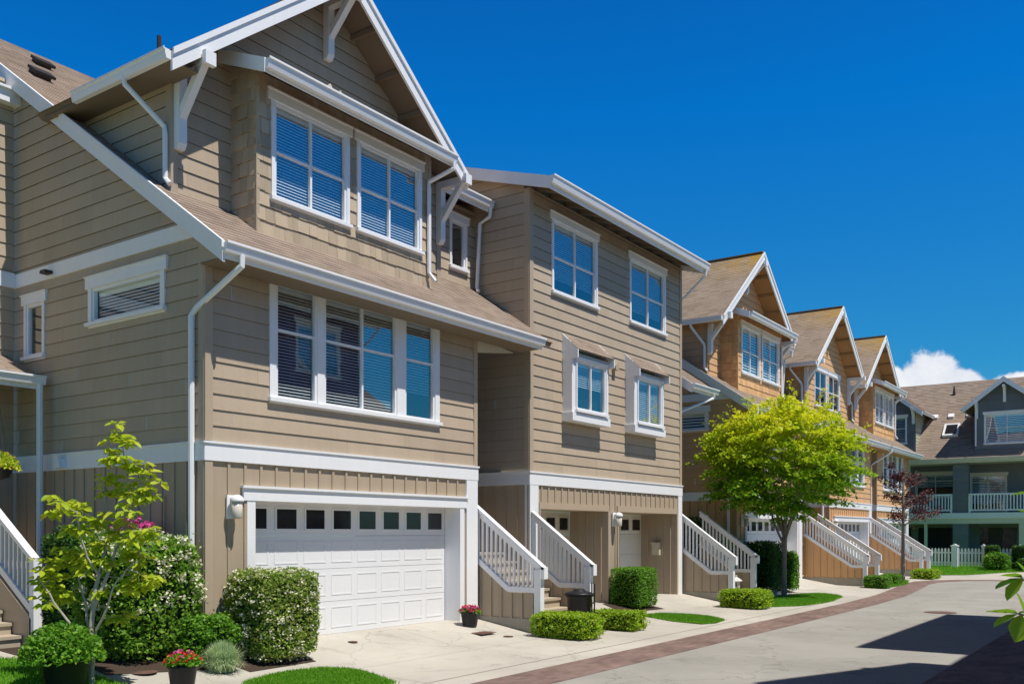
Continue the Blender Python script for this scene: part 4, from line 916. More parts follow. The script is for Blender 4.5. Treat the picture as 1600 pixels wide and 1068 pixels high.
        for sg in (-1,1):
            fr_=Fr((0,yp+sg*hw,ze),(1,0,0),Vector((0,sg*gs*cs,cs)),Vector((0,-sg*cs,gs*cs)))
            one('dormer_roof',M['roof'],lambda m:(m.shingle(fr_,[[(x0,0),(xl,0),(xr,ll),(x0,ll)]],c=.16,t=.012,wmin=.2,wmax=.5),m.fprism(fr_,[(x0+.01,.01),(xl,.01),(xr,ll),(x0+.01,ll)],-.1,-.006)),T)
            one('gutter',M['white'],lambda m:gutter(m,(x0,yp+sg*hw,ze),(xl,yp+sg*hw,ze),(0,sg,0)),T)
        FR=side(x0-.001)
        one('rake_board',M['white'],lambda m:[m.fprism(FR,[(yp+sg*hw,ze-.26),(yp+sg*hw,ze+.01),(yp,zp+.01),(yp,zp-.28)],0,.06) for sg in (-1,1)],T)
        for by,bz in ((wy0+.1,zt(wy0)),(wy1-.1,zt(wy1)),(yp,zp-.45)):
            one('bracket',M['white'],lambda m:(m.box((XD-.16,by-.07,bz-.85),(XD-.02,by+.07,bz)),m.box((x0-.08,by-.065,bz-.1),(XD-.02,by+.065,bz+.03)),m.bar((XD-.1,by,bz-.5),(x0+.08,by,bz-.08),.1,.1)),T)
        one('downspout',M['white'],lambda m:m.tube([(XD-.05,wy1-.05,zs-.1),(XD-.05,wy1-.05,b0+.25)],.045,6),T)
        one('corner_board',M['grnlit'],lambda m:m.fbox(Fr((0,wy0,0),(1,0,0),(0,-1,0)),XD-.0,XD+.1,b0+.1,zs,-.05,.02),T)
    def onroof(n,mt,x,y,w,h,k=1): return one(n,M[mt],lambda m:m.fbox(Fr((x,y,rz(x)),(0,1,0),NN,W),-w,w,-w*k,w*k,0,h),T)
    sk=one('skylight',M['white'],lambda m:[m.fbox(Fr((57.2,10.15,rz(57.2)),(0,1,0),NN,W),a,b,c,d_,0,.16) for a,b,c,d_ in ((-.4,-.3,-.55,.55),(.3,.4,-.55,.55),(-.3,.3,-.55,-.45),(-.3,.3,.45,.55))],T)
    one('pane',M['gwin'],lambda m:m.fbox(Fr((57.2,10.15,rz(57.2)),(0,1,0),NN,W),-.3,.3,-.45,.45,.02,.1),sk)
    for y in (11.2,10.35,9.4): onroof('roof_vent','white',58.3,y,.15,.12)
    one('vent_pipe',M['darkmetal'],lambda m:m.tube([(60.0,10.5,rz(60)),(60.0,10.5,rz(60)+.5)],[.09,.03],8),T)
    return T
end_house()
# ---------------------------------------------------------------- picket fence
def fence():
    T=thing('picket_fence','white picket fence with square capped posts on the lawn before the dark green house','fence',(50,7,-.03))
    X=50.0; y=11.4
    def ft(m):
        m.box((X+.02,3.0,.18),(X+.05,11.4,.25)); m.box((X+.02,3.0,.66),(X+.05,11.4,.73))
    one('rail',M['white'],ft,T)
    for py in (11.4,8.72,7.45,5.9,4.3,3.0):
        w=.14 if py==8.72 else .08
        one('post',M['white'],lambda m:(m.box((X-w,py-w,-.06),(X+w,py+w,1.0)),m.box((X-w-.03,py-w-.03,1.0),(X+w+.03,py+w+.03,1.05)),m.fprism(side(X+w),[(py-w,1.05),(py+w,1.05),(py,1.13)],-0,2*w)),T)
    k=0; y=11.25
    while y>3.05:
        if min(abs(y-p) for p in (11.4,8.72,7.45,5.9,4.3,3.0))>.16:
            one('picket',M['white'],lambda m:m.fprism(side(X),[(y-.045,.05),(y+.045,.05),(y+.045,.86),(y,.93),(y-.045,.86)],0,.02),T)
        y-=.15
fence()
# ---------------------------------------------------------------- lawns
lawn([(0,13.0),(5.6,13.0),(6.22,12.57),(6.35,11.8),(6.35,10.9),(6.45,10.2),(6.3,9.0),(5.0,8.0),(0,8.0)],'lawn at the lower left corner under the young tree',60000,.05)
lawn([(7.0,8.6),(7.62,9.38),(8.1,9.55),(8.48,9.62),(8.97,9.51),(9.2,9.2),(9.16,8.9),(8.8,8.0),(8.0,7.8),(7.2,7.9)],'small rounded lawn between the aprons at the bottom of the picture',34000,.045)
lawn([(18.9,9.75),(19.6,9.6),(19.9,9.0),(19.8,8.5),(19.3,7.95),(18.6,7.85),(18.2,8.0),(18.3,8.7)],'sliver of lawn in front of the clipped cube of box',15000,.04)
lawn(blob(26.3,8.6,2.9,.85,26,.03,.05,3),'oval lawn under the green maple',26000,.045)
lawn([(34.5,8.0),(36.5,8.0),(39.3,8.55),(38.8,8.95),(36,8.75),(34.6,8.6)],'thin lawn strip under the purple-leaved tree',9000,.045)
sheet('turf',[[(44.7,10.8),(44.4,8.9),(45.3,7.5),(47.4,6.1),(55.4,6.1),(55.4,10.8)],[(47.4,6.1),(49,4.4),(49.4,-12),(55.4,-12),(55.4,6.1)],[(50.6,10.8),(55.4,10.8),(55.4,18),(50.6,18)],[(-30,7.8),(0,7.8),(0,16),(-30,16)]],M['turf'],.010)  # last piece: unseen turf added left of the view to cut ground bounce
blade_patch('grass','lawn in front of the white picket fence',[(44.7,10.8),(44.4,8.9),(45.3,7.5),(47.4,6.1),(49,4.4),(54,4.4),(54,10.8)],30000,.07)
sheet('soil',[[(18.75,10.15),(20.6,10.0),(20.75,10.9),(19.3,10.98)],[(6.5,10.6),(8.0,10.2),(8.15,12.6),(8.15,15),(6.9,14.8),(6.5,12.5)],[(8.15,9.95),(9.35,9.98),(9.45,10.95),(8.15,10.95)]],M['soil'],.006)
# ---------------------------------------------------------------- clipped shrubs
FT=lambda d:d.z>-.3
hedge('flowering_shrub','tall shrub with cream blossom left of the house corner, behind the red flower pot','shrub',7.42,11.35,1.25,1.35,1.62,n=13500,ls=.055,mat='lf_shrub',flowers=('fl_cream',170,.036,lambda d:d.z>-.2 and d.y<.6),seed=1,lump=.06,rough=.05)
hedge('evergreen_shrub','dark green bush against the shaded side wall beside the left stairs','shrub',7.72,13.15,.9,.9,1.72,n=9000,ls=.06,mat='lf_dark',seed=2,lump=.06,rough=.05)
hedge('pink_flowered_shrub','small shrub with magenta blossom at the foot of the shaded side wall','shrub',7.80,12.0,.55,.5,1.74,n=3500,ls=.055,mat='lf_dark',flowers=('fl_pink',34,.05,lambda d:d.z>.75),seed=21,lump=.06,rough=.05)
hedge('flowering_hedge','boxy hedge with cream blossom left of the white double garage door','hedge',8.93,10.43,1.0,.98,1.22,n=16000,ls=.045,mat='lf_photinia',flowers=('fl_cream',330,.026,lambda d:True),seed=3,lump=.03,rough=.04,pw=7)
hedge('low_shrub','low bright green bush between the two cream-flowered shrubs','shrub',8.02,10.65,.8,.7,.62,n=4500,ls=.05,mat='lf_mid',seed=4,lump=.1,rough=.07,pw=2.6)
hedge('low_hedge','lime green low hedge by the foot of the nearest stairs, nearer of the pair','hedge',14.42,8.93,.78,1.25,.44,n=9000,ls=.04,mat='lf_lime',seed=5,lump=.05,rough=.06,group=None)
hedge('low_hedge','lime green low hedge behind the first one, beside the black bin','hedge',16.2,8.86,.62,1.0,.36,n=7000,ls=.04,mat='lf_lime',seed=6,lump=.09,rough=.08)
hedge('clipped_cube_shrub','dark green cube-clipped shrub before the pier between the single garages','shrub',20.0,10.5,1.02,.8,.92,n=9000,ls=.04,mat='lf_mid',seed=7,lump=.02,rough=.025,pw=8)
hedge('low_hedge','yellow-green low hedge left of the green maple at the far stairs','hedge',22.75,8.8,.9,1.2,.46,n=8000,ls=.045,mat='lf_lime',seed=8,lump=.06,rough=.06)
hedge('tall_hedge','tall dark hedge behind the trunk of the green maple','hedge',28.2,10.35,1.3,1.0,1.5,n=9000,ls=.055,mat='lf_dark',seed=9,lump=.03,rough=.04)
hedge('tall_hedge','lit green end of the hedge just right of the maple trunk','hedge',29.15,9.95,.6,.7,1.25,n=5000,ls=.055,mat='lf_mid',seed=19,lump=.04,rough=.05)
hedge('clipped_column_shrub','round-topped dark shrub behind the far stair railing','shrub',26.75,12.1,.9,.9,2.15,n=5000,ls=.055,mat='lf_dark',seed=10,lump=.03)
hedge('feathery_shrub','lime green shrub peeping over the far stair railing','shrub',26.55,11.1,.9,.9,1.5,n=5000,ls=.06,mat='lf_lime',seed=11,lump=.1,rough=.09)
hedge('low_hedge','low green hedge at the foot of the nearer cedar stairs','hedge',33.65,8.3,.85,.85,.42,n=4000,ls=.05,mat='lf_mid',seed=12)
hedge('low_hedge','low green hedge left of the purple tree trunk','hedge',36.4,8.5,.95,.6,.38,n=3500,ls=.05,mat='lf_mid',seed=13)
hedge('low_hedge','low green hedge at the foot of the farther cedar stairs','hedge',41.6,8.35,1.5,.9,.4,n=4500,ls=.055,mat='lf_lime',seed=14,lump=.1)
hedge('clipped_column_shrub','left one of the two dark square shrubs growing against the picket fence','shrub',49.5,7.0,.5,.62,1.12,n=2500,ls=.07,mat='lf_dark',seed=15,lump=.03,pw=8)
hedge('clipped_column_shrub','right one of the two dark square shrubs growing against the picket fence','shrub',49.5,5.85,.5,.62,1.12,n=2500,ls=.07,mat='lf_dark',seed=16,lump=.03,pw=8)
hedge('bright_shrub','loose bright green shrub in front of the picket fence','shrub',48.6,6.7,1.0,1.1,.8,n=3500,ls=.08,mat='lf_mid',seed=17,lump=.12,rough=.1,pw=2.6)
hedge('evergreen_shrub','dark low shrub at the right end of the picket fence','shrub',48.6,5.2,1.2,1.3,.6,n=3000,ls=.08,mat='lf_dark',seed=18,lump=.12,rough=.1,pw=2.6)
def tuft():
    T=thing('ornamental_grass','silvery tuft of fine grass beside the flower pot near the blossom shrub','plant',(7.85,10.15,-.14))
    rnd=random.Random(4); m=MB()
    for k in range(5200):
        a=rnd.uniform(0,6.283); e=abs(rnd.gauss(.5,.35)); L_=rnd.uniform(.25,.46)*(1.0-.25*min(1,e)); z=-.14; b=Vector((7.85+rnd.gauss(0,.05),10.15+rnd.gauss(0,.05),z)); e=min(e,1.35)
        o=Vector((math.cos(a)*math.sin(e),math.sin(a)*math.sin(e),math.cos(e))); mid=b+o*L_*.6+Vector((0,0,.05)); tip=b+o*L_+Vector((0,0,-.03)); w_=Vector((-math.sin(a),math.cos(a),0))*.0035
        m.poly([b-w_,b+w_,mid+w_,mid-w_]); m.poly([mid-w_,mid+w_,tip])
    m.build('foliage',M['lf_silver'],T)
tuft()
# ---------------------------------------------------------------- pots
def pot(m,c,r,h,n=28):
    m.lathe(c,[(r*.70,0),(r*.72,.01),(r*.93,h*.86),(r*1.0,h*.87),(r*1.02,h),(r*.92,h),(r*.86,h*.86)],n)
def flowers(T,c,r,n,mats,h,rnd,leafm='lf_mid',ls=.05,spread=1.0,nf=30):
    m=MB()
    for k in range(n):
        a=rnd.uniform(0,6.283); q=math.sqrt(rnd.uniform(0,1))*r*spread; z=h*math.sqrt(max(0,1-(q/(r*spread))**2))*rnd.uniform(.25,1.05)
        leaf(m,(c[0]+q*math.cos(a),c[1]+q*math.sin(a),c[2]+z),ls*rnd.uniform(.7,1.4),rnd,asp=.55)
    m.build('foliage',M[leafm],T)
    for mt in mats:
        m=MB()
        for k in range(nf):
            a=rnd.uniform(0,6.283); q=math.sqrt(rnd.uniform(0,1))*r*spread; z=h*math.sqrt(max(0,1-(q/(r*spread))**2))
            p=Vector((c[0]+q*math.cos(a),c[1]+q*math.sin(a),c[2]+z+.01))
            for j in range(6): leaf(m,p+Vector((rnd.gauss(0,.012),rnd.gauss(0,.012),rnd.gauss(0,.01))),.032,rnd,asp=1)
        m.build('blossom',M[mt],T)
rnd=random.Random(8)
T=thing('flower_pot','dark round pot of red and pink flowers beside the silvery grass tuft','flower pot',(6.88,9.62,-.2))
one('pot',M['black'],lambda m:pot(m,(6.88,9.62,-.2),.18,.30),T,True)
flowers(T,(6.88,9.62,.10),.19,420,['fl_red'],.13,rnd,ls=.07,spread=1.15,nf=34)
flowers(T,(6.88,9.62,.11),.15,120,['fl_pink'],.15,rnd,leafm='lf_young',ls=.10,spread=1.0,nf=9)
T=thing('flower_pot','small dark pot of red flowers at the right jamb of the double garage','flower pot',(13.75,10.62,-.07))
one('pot',M['black'],lambda m:pot(m,(13.75,10.62,-.065),.18,.27),T,True)
flowers(T,(13.75,10.62,.19),.18,260,['fl_red','fl_pink'],.12,rnd,ls=.06,spread=1.1,nf=34)
T=thing('planter','large black planter overflowing with green foliage at the lower left','planter',(5.78,10.22,-.12))
one('pot',M['black'],lambda m:pot(m,(5.78,10.22,-.115),.27,.42),T,True)
flowers(T,(5.76,10.25,.22),.45,3200,[],.42,rnd,leafm='lf_mid',ls=.06,spread=1.0)
T=thing('hanging_basket','basket of yellow-green trailing plants hanging from the porch gutter at the left edge','hanging basket',(7.28,14.75,2.5))
one('basket',M['darkmetal'],lambda m:m.lathe((7.28,14.75,2.48),[(.05,0),(.15,.04),(.2,.18),(.21,.2)],18),T,True)
one('chain',M['darkmetal'],lambda m:[m.tube([(7.28+.18*math.cos(a),14.75+.18*math.sin(a),2.67),(7.28,14.86,4.05)],.005,5) for a in (.3,2.4,4.5)],T)
flowers(T,(7.28,14.75,2.62),.3,700,['fl_orange'],.28,rnd,leafm='lf_young',ls=.07,nf=8)
# ---------------------------------------------------------------- bin, lamp ornament, covers
def bin_():
    T=thing('waste_bin','round black bin with lid and trolley handle at the foot of the nearest stairs','bin',(15.66,9.42,-.2))
    c=(15.66,9.42,-.2)
    one('body',M['black'],lambda m:m.lathe(c,[(.19,0),(.20,.01),(.245,.62),(.27,.63),(.275,.66),(.25,.665)],28),T,True)
    one('lid',M['black'],lambda m:m.lathe((c[0],c[1],c[2]+.66),[(.285,0),(.29,.02),(.25,.05),(.12,.08),(.11,.11),(.02,.115)],28),T,True)
    one('handle',M['black'],lambda m:(m.tube([(15.94,9.30,-.15),(15.94,9.30,.68),(15.80,9.16,.68),(15.80,9.16,-.15)],.014,8),m.tube([(15.94,9.30,.30),(15.80,9.16,.30)],.013,8)),T)
    one('tag',M['white'],lambda m:m.box((15.80,9.13,-.15),(15.90,9.15,-.02)),T)
bin_()
def orn():
    T=thing('garden_lantern','small white lantern ornament standing on the far stairs','garden ornament',(24.62,9.86,0))
    c=(24.62,9.80,-.02)
    def f(m):
        m.lathe(c,[(.13,0),(.13,.04),(.09,.06),(.10,.12)],6); m.lathe((c[0],c[1],c[2]+.34),[(.10,0),(.17,.03),(.10,.09),(.03,.13),(.035,.17),(.01,.18)],6)
        for k in range(6):
            a=k*math.pi/3; m.tube([(c[0]+.09*math.cos(a),c[1]+.09*math.sin(a),c[2]+.11),(c[0]+.09*math.cos(a),c[1]+.09*math.sin(a),c[2]+.35)],.013,5)
    one('housing',M['stone'],f,T)
orn()
def cover(name,label,x,y,r,sq=None):
    z=gz(x,y)+.008
    def f(m):
        if sq: m.box((x-sq[0],y-sq[1],z),(x+sq[0],y+sq[1],z+.008)); [m.box((x-sq[0]+.03,y-sq[1]+.03+.05*i,z+.009),(x+sq[0]-.03,y-sq[1]+.05+.05*i,z+.014)) for i in range(int((2*sq[1]-.06)/.05))]
        else:
            m.lathe((x,y,z),[(r,0),(r,.006),(r*.93,.008),(r*.9,.004),(r*.1,.004)],28)
            for k in range(-3,4): m.box((x-r*.6,y+k*r*.2-.012,z+.004),(x+r*.6,y+k*r*.2+.012,z+.009))
    o=one(name,M['iron'],f); return tag(o,label,'cover')
cover('drain_cover','small round iron cover in the path near the lower left flower pot',6.95,10.5,.16)
cover('drain_grate','rectangular iron drain grate in the driveway in front of the garage flower pot',13.5,10.15,0,(.22,.16))
cover('drain_cover','tiny round iron cap in the driveway beside the rectangular grate',13.75,9.75,.09)
cover('manhole_cover','round iron manhole cover in the road near the house shadow',24.3,4.55,.36)
cover('drain_cover','small round cap in the apron in front of the double garage door',10.7,10.6,.08)
# ---------------------------------------------------------------- trees
def maple():
    bx,by,bz=27.06,9.3,-.21; T=thing('maple_tree','broad yellow-green maple with layered foliage on the oval lawn','tree',(bx,by,bz))
    rnd=random.Random(12); b=MB()
    fork=Vector((bx+.02,by+.0,1.55))
    b.tube([(bx,by,bz-.02),(bx,by,bz+.08),(bx+.01,by,.7),fork],[.13,.085,.07,.075],10)
    C=Vector((bx+.05,by,3.78)); tips=[]
    for k in range(9):
        a=k*2*math.pi/9+rnd.uniform(-.2,.2); e=rnd.uniform(.35,1.2)
        end=C+Vector((math.cos(a)*math.cos(e)*1.7,math.sin(a)*math.cos(e)*1.7,math.sin(e)*1.3-.2))
        P=limb(b,fork+Vector((0,0,rnd.uniform(-.3,.1))),end,.038,.010,rnd,5,.05)
        for j in range(5):
            s=P[rnd.randint(2,4)]; a2=a+rnd.uniform(-.9,.9); q=s+Vector((math.cos(a2)*.8,math.sin(a2)*.8,rnd.uniform(-.1,.5))); limb(b,s,q,.016,.004,rnd,3,.08)
    b.build('trunk',M['bark'],T)
    m=MB(); nc=0
    while nc<350:
        d=Vector((rnd.gauss(0,1),rnd.gauss(0,1),rnd.gauss(0,1))).normalized(); f=rnd.uniform(.35,1.0)**.5
        rx=2.02*(1+.14*math.sin(3*math.atan2(d.y,d.x)+1)+.11*math.sin(7*math.atan2(d.y,d.x)))
        c=C+Vector((d.x*rx*f,d.y*rx*f,d.z*(1.85 if d.z>0 else 1.75)*f))
        hr=math.hypot(c.x-C.x,c.y-C.y)
        if c.z<1.85+.22*math.sin(c.x*5)+.1*math.cos(c.y*7): continue
        if c.z<2.7 and hr>1.6: continue
        nc+=1; cr=rnd.uniform(.22,.5)*(1.1-.25*f); out=Vector((c.x-C.x,c.y-C.y,0)); out=out.normalized() if out.length>.01 else Vector((1,0,0))
        dr=rnd.uniform(.05,.35); ln=rnd.uniform(1.0,1.6)
        for q in range(rnd.randint(75,120)):
            u=rnd.gauss(0,.5)*cr*ln; v=rnd.gauss(0,.5)*cr; ww=rnd.gauss(0,.16)*cr
            sd_=Vector((-out.y,out.x,0)); p=c+out*u+sd_*v+Vector((0,0,ww-dr*abs(u)-dr*.5*u))
            leaf(m,p,rnd.uniform(.09,.165),rnd,Vector((0,0,1)),asp=.62)
    for k in range(110):   # spiky sprays beyond the outline
        a=rnd.uniform(0,6.283); e=rnd.uniform(-.6,1.3); d=Vector((math.cos(a)*math.cos(e),math.sin(a)*math.cos(e),math.sin(e)))
        s=C+Vector((d.x*1.9,d.y*1.9,d.z*1.65)); L_=rnd.uniform(.25,.8)
        for q in range(34):
            t=rnd.random(); p=s+d*L_*t+Vector((rnd.gauss(0,.05),rnd.gauss(0,.05),rnd.gauss(0,.04)-.1*t)); leaf(m,p,rnd.uniform(.08,.14)*(1.1-.4*t),rnd,Vector((0,0,1)))
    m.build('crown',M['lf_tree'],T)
maple()
def purple():
    bx,by,bz=38.5,8.56,-.22; T=thing('purple_leaf_tree','slender tree with sparse purple leaves in front of the cedar stairs','tree',(bx,by,bz))
    rnd=random.Random(5); b=MB(); top=Vector((bx+.05,by,4.6))
    b.tube([(bx,by,bz-.02),(bx,by,1.6),(bx+.03,by,3.2),top],[.085,.06,.04,.01],8)
    m=MB()
    RV=Vector((.575,-.818,0)); DV=Vector((.818,.575,0))
    for k in range(34):
        z0=rnd.uniform(1.7,4.0); a=rnd.uniform(0,6.283); L_=rnd.uniform(.5,1.5)*(1.15-.22*(z0-1.7)) ; s=Vector((bx+.02,by,z0))
        if math.cos(a)<-.2: L_*=.75
        e=s+RV*math.cos(a)*L_+DV*math.sin(a)*L_*.8+Vector((0,0,rnd.uniform(.1,.9)*(.4+.5*rnd.random())))
        limb(b,s,e,.018,.004,rnd,4,.05)
        for q in range(rnd.randint(3,5)):
            c=s.lerp(e,rnd.uniform(.45,1.08)); cr=rnd.uniform(.1,.22)
            for j in range(rnd.randint(16,34)): leaf(m,c+Vector((rnd.gauss(0,cr*.6),rnd.gauss(0,cr*.6),rnd.gauss(0,cr*.5))),rnd.uniform(.055,.10),rnd,asp=.7)
    b.build('trunk',M['bark'],T); m.build('crown',M['lf_purple'],T)
purple()
def young():
    bx,by,bz=6.12,10.27,-.13; T=thing('young_tree','slender pale-stemmed young tree with sparse lime leaves on the left lawn','tree',(bx,by,bz))
    rnd=random.Random(6); RV=Vector((.575,-.818,0)); DV=Vector((.818,.575,0)); b=MB()
    def Q(r,z,dp=0): return Vector((bx,by,0))+RV*r+DV*dp+Vector((0,0,z))
    s=10.9/1469
    def PX(x,y,dp=0): return Q((x-141)*s,1.66-(y-832)*s,dp)
    sk=[]
    def stem(pts,r0,r1,w=0):
        P=[PX(x,y,d) for x,y,d in pts]; n=len(P)
        # smooth a little
        F=[]
        for i in range(n-1):
            for t in (0,.33,.66): F.append(P[i].lerp(P[i+1],t)+Vector((rnd.gauss(0,.008),rnd.gauss(0,.008),0)))
        F.append(P[-1]); m_=len(F); b.tube(F,[r0+(r1-r0)*i/(m_-1) for i in range(m_)],8); sk.extend(F)
    stem([(141,1078,0),(141,1000,0),(146,930,0),(152,895,.02)],.034,.022)
    stem([(141,1040,0),(118,985,-.05),(90,940,-.12),(72,900,-.2)],.022,.008)
    stem([(141,1010,0),(124,945,.1),(112,905,.15),(100,860,.2)],.018,.006)
    stem([(145,950,0),(165,900,.0),(185,840,.05),(197,775,.05),(190,700,0)],.024,.006)
    stem([(150,900,.02),(135,855,-.1),(127,800,-.15)],.015,.005)
    stem([(143,1000,0),(170,950,-.1),(190,905,-.15),(215,880,-.2)],.016,.006)
    stem([(152,895,.02),(160,840,.1),(155,760,.12),(168,715,.1)],.014,.005)
    stem([(185,840,.05),(212,790,-.05),(222,745,-.1)],.012,.004)
    m=MB(); tw=b
    CL=[(186,690,20),(172,712,16),(202,722,16),(222,745,18),(212,772,16),(190,760,12),(166,745,12),(152,762,12),(228,768,12),(196,800,12),(127,800,20),(104,797,16),(143,812,14),(118,830,14),(168,828,16),(150,850,12),(205,838,16),(230,835,12),(76,882,18),(60,900,10),(82,905,16),(96,866,18),(70,925,14),(118,872,16),(100,930,12),(135,880,12),(160,880,10),(210,905,18),(234,905,14),(192,912,14),(222,880,14),(178,968,14),(160,925,10),(74,940,8),(200,865,12)]
    for x,y,r in CL:
        c=PX(x,y,rnd.uniform(-.18,.18)); near=min(sk,key=lambda q:(q-c).length)
        tw.tube([near,near.lerp(c,.5)+Vector((0,0,.03)),c],[.006,.004,.002],5)
        for w_ in range(int(r/1.8)):
            cc=c+Vector((rnd.gauss(0,1),rnd.gauss(0,1),rnd.gauss(0,1)))*r*s*.55
            tw.tube([c,cc],.0018,4)
            nl=rnd.randint(4,7)
            for j in range(nl):
                a=6.283*j/nl+rnd.uniform(-.4,.4); L_=rnd.uniform(.09,.145); d=Vector((math.cos(a),math.sin(a),rnd.uniform(-.7,.25))).normalized(); r_=d.cross(Vector((rnd.gauss(0,.3),rnd.gauss(0,.3),1))).normalized()*L_*.27; n_=r_.cross(d).normalized()*L_*.1
                p0=cc+d*.015
                m.poly([p0,p0+d*L_*.35+r_+n_,p0+d*L_*.7+r_*.9,p0+d*L_-n_*1.5]); m.poly([p0,p0+d*L_-n_*1.5,p0+d*L_*.7-r_*.9,p0+d*L_*.35-r_+n_])
    b.build('trunk',M['palebark'],T); m.build('crown',M['lf_young'],T)
young()
def neartree():
    bx,by=5.75,-.35; z0=gz(bx,by); T=thing('broadleaf_tree','near tree with large green leaves reaching in from the right edge','tree',(bx,by,z0))
    rnd=random.Random(3); b=MB(); m=MB()
    b.tube([(bx,by,z0),(bx,by,.6),(bx+.05,by,1.8),(bx,by,3.0)],[.05,.04,.03,.015],8)
    ends=[]
    RV=Vector((.575,-.818,0))
    # branches that reach towards the street
    s_=4.35/1469
    def at(px,py,d=4.35):
        t=(px-800)/1469; return Vector((d*(.818+.575*t),d*(.575-.818*t),1.66-(py-832)/1469*d))
    br=[((bx,by,1.0),at(1590,958)),((bx,by,1.25),at(1598,905)),((bx,by,1.8),at(1606,770)),((bx,by,2.1),(5.5,-.8,2.6)),((bx,by,1.6),(6.8,-.3,2.4)),((bx,by,2.0),(6.2,-1,2.8)),((bx,by,2.4),(5.3,-.9,3.2)),((bx,by,2.6),(6.2,-.6,3.4))]
    for p,q in br:
        P=limb(b,p,q,.014,.004,rnd,4,.04); ends.append(q)
    def big(p,d,L_):
        d=Vector(d).normalized(); r_=d.cross(Vector((rnd.gauss(0,.25),rnd.gauss(0,.25),1))).normalized()*L_*.40; n_=r_.cross(d).normalized()*L_*.06; p=Vector(p)
        for sg in (1,-1):
            m.poly([p,p+d*L_*.25+r_*sg*.75+n_,p+d*L_*.55+r_*sg+n_,p+d*L_*.85+r_*sg*.5,p+d*L_-n_])
    lf=-RV
    e=at(1590,958)
    big(e,lf+Vector((0,0,.12)),.15); big(e+Vector((0,0,.0)),lf*.9+Vector((0,0,-.45)),.13); big(e+RV*.02,lf*.3+Vector((0,0,-1)),.13); big(e+RV*.03,Vector((0,0,1))+lf*.3,.11); big(e,RV+Vector((0,0,.2)),.13); big(e+RV*.05+Vector((0,0,-.03)),lf*.6+Vector((0,0,-.9)),.12)
    e=at(1598,902)
    big(e,lf+Vector((0,0,-.35)),.14); big(e,lf*.7+Vector((0,0,-.9)),.13); big(e,lf+Vector((0,0,.15)),.11); big(e+RV*.03,lf*.5+Vector((0,0,.7)),.1); big(e,RV,.1)
    e=at(1606,770); big(e,lf+Vector((0,0,-.05)),.085); e2=at(1604,800); big(e2,lf*.7+Vector((0,0,.2)),.05)
    for q in [Vector(x[1]) for x in br[3:]]+[Vector((bx+.2,by-.2,3.0))]:
        for k in range(26): big(q+Vector((rnd.uniform(-.3,.3),rnd.uniform(-.4,.1),rnd.uniform(-.3,.3))),(rnd.gauss(0,1),rnd.gauss(0,1),rnd.gauss(-.3,.4)),rnd.uniform(.08,.13))
    b.build('trunk',M['bark'],T); m.build('crown',M['lf_big'],T)
M['lf_big']=leafmat('broad_leaf',(.16,.36,.02),(.34,.52,.04),None,trans=.4)
neartree()

GROUPS={'townhouse':'townhouses along the street','front_staircase':'white-railed front stairs','low_hedge':'low clipped hedges along the pavement','flower_pot':'dark pots of red flowers',
 'drain_cover':'small round covers in the paving','clipped_column_shrub':'dark clipped column shrubs','evergreen_shrub':'dark evergreen shrubs','tall_hedge':'tall hedge pieces behind the maple'}
for o in bpy.data.objects:
    k=o.name.split('.')[0]
    if o.parent is None and k in GROUPS and o.get('label'): o['group']=GROUPS[k]
# ---------------------------------------------------------------- light and sky
EL=math.radians(63.5); AZ=math.radians(1)      # the sun stands in front of the facades, a little to the left
sd=Vector((-math.sin(AZ)*math.cos(EL),-math.cos(AZ)*math.cos(EL),math.sin(EL)))   # towards the sun
sl_=bpy.data.lights.new('sun','SUN'); sl_.energy=5.0; sl_.angle=math.radians(.53); sl_.color=(1,.955,.88)
so=bpy.data.objects.new('sun',sl_); COL.objects.link(so); so.rotation_euler=sd.to_track_quat('Z','Y').to_euler(); so.location=(0,0,30)
w=bpy.data.worlds.new('World'); scn.world=w; w.use_nodes=True; nt=w.node_tree; L=nt.links.new
bg=nt.nodes['Background']; bg.inputs['Strength'].default_value=.085
sky=N(nt,'ShaderNodeTexSky',sky_type='NISHITA'); sky.sun_disc=False; sky.sun_elevation=EL; sky.sun_rotation=math.atan2(sd.x,sd.y); sky.altitude=0; sky.air_density=1.0; sky.dust_density=.3; sky.ozone_density=2.5
tc=N(nt,'ShaderNodeTexCoord'); sp=N(nt,'ShaderNodeSeparateXYZ'); L(tc.outputs['Generated'],sp.inputs[0])
def mth(op,a,b=None,c=None,clampv=False):
    q=N(nt,'ShaderNodeMath',operation=op); q.use_clamp=clampv
    for i,v in enumerate((a,b,c)):
        if v is None: continue
        if isinstance(v,(int,float)): q.inputs[i].default_value=v
        else: L(v,q.inputs[i])
    return q.outputs[0]
az=mth('ARCTAN2',sp.outputs['Y'],sp.outputs['X'])
hz=mth('SQRT',mth('ADD',mth('MULTIPLY',sp.outputs['X'],sp.outputs['X']),mth('MULTIPLY',sp.outputs['Y'],sp.outputs['Y'])))
el=mth('ARCTAN2',sp.outputs['Z'],hz)
n1=N(nt,'ShaderNodeTexNoise'); n1.inputs['Scale'].default_value=26; n1.inputs['Detail'].default_value=9; n1.inputs['Roughness'].default_value=.62; L(tc.outputs['Generated'],n1.inputs['Vector'])
n2=N(nt,'ShaderNodeTexNoise'); n2.inputs['Scale'].default_value=11; n2.inputs['Detail'].default_value=6; L(tc.outputs['Generated'],n2.inputs['Vector'])
def puff(a0,e0,ra,re):
    u=mth('DIVIDE',mth('SUBTRACT',az,a0),ra); v=mth('DIVIDE',mth('SUBTRACT',el,e0),re)
    r=mth('SQRT',mth('ADD',mth('MULTIPLY',u,u),mth('MULTIPLY',v,v)))
    return mth('SUBTRACT',1.0,r)
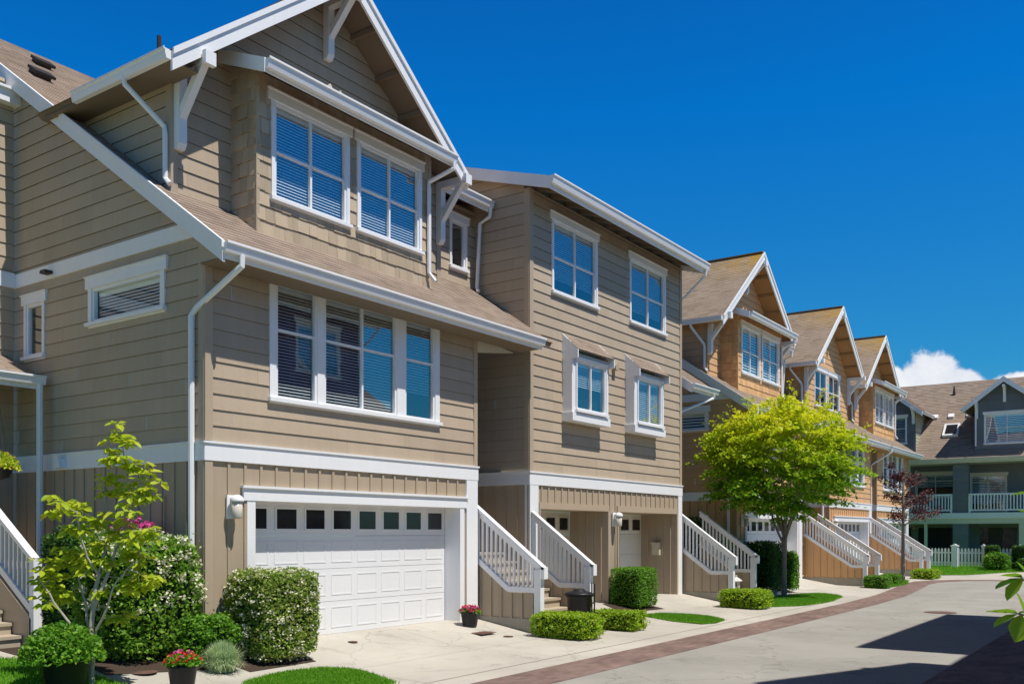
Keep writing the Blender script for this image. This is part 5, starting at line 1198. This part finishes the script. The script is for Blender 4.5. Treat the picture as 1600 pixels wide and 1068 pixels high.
def azel(px,py):
    t=(px-800)/FPX; return yaw-math.atan(t), math.atan((HYP-py)/FPX*math.cos(math.atan(t)))
P=[]
for px,py,rx,ry in ((1445,590,56,50),(1495,606,44,32),(1402,608,46,46),(1445,630,115,34),(1600,606,52,24),(1660,600,60,34)):
    a,e=azel(px,py); P.append(puff(a,e,rx/FPX*.85,ry/FPX*.9))
mxp=P[0]
for q in P[1:]: mxp=mth('MAXIMUM',mxp,q)
dens=mth('ADD',mxp,mth('MULTIPLY',mth('SUBTRACT',n1.outputs['Fac'],.5),1.3))
cm=N(nt,'ShaderNodeMapRange'); cm.interpolation_type='SMOOTHSTEP'; L(dens,cm.inputs['Value']); cm.inputs[1].default_value=.02; cm.inputs[2].default_value=.28
shade=N(nt,'ShaderNodeMapRange'); L(mth('ADD',mth('MULTIPLY',n2.outputs['Fac'],.7),mth('MULTIPLY',n1.outputs['Fac'],.5)),shade.inputs['Value']); shade.inputs[1].default_value=.42; shade.inputs[2].default_value=.72
cc=N(nt,'ShaderNodeMix',data_type='RGBA'); L(shade.outputs[0],cc.inputs['Factor']); cc.inputs[6].default_value=(7.6,8.2,9.6,1); cc.inputs[7].default_value=(11.5,11.6,11.8,1)
# deepen the blue with height; sky above the view dimmed to cut ambient light
gr=N(nt,'ShaderNodeValToRGB'); eln=mth('DIVIDE',el,math.radians(60),clampv=True); L(eln,gr.inputs['Fac'])
gr.color_ramp.elements[0].position=0; gr.color_ramp.elements[0].color=(.42,.84,.98,1)
gr.color_ramp.elements[1].position=1; gr.color_ramp.elements[1].color=(.10,.09,.20,1)
e=gr.color_ramp.elements.new(.15); e.color=(.14,.84,1.22,1)
e=gr.color_ramp.elements.new(.40); e.color=(.012,.90,1.75,1)
e=gr.color_ramp.elements.new(.55); e.color=(.03,.75,1.6,1)
e=gr.color_ramp.elements.new(.72); e.color=(.11,.10,.24,1)
ml=N(nt,'ShaderNodeMix',data_type='RGBA',blend_type='MULTIPLY'); ml.inputs['Factor'].default_value=1; L(sky.outputs[0],ml.inputs[6]); L(gr.outputs[0],ml.inputs[7])
fm=N(nt,'ShaderNodeMix',data_type='RGBA'); L(cm.outputs[0],fm.inputs['Factor']); L(ml.outputs[2],fm.inputs[6]); L(cc.outputs[2],fm.inputs[7])
L(fm.outputs[2],bg.inputs['Color'])
scn.view_settings.view_transform='Standard'; scn.view_settings.look='None'; scn.view_settings.exposure=0; scn.view_settings.gamma=1
scn.render.engine='CYCLES'; scn.cycles.max_bounces=8; scn.cycles.transparent_max_bounces=16
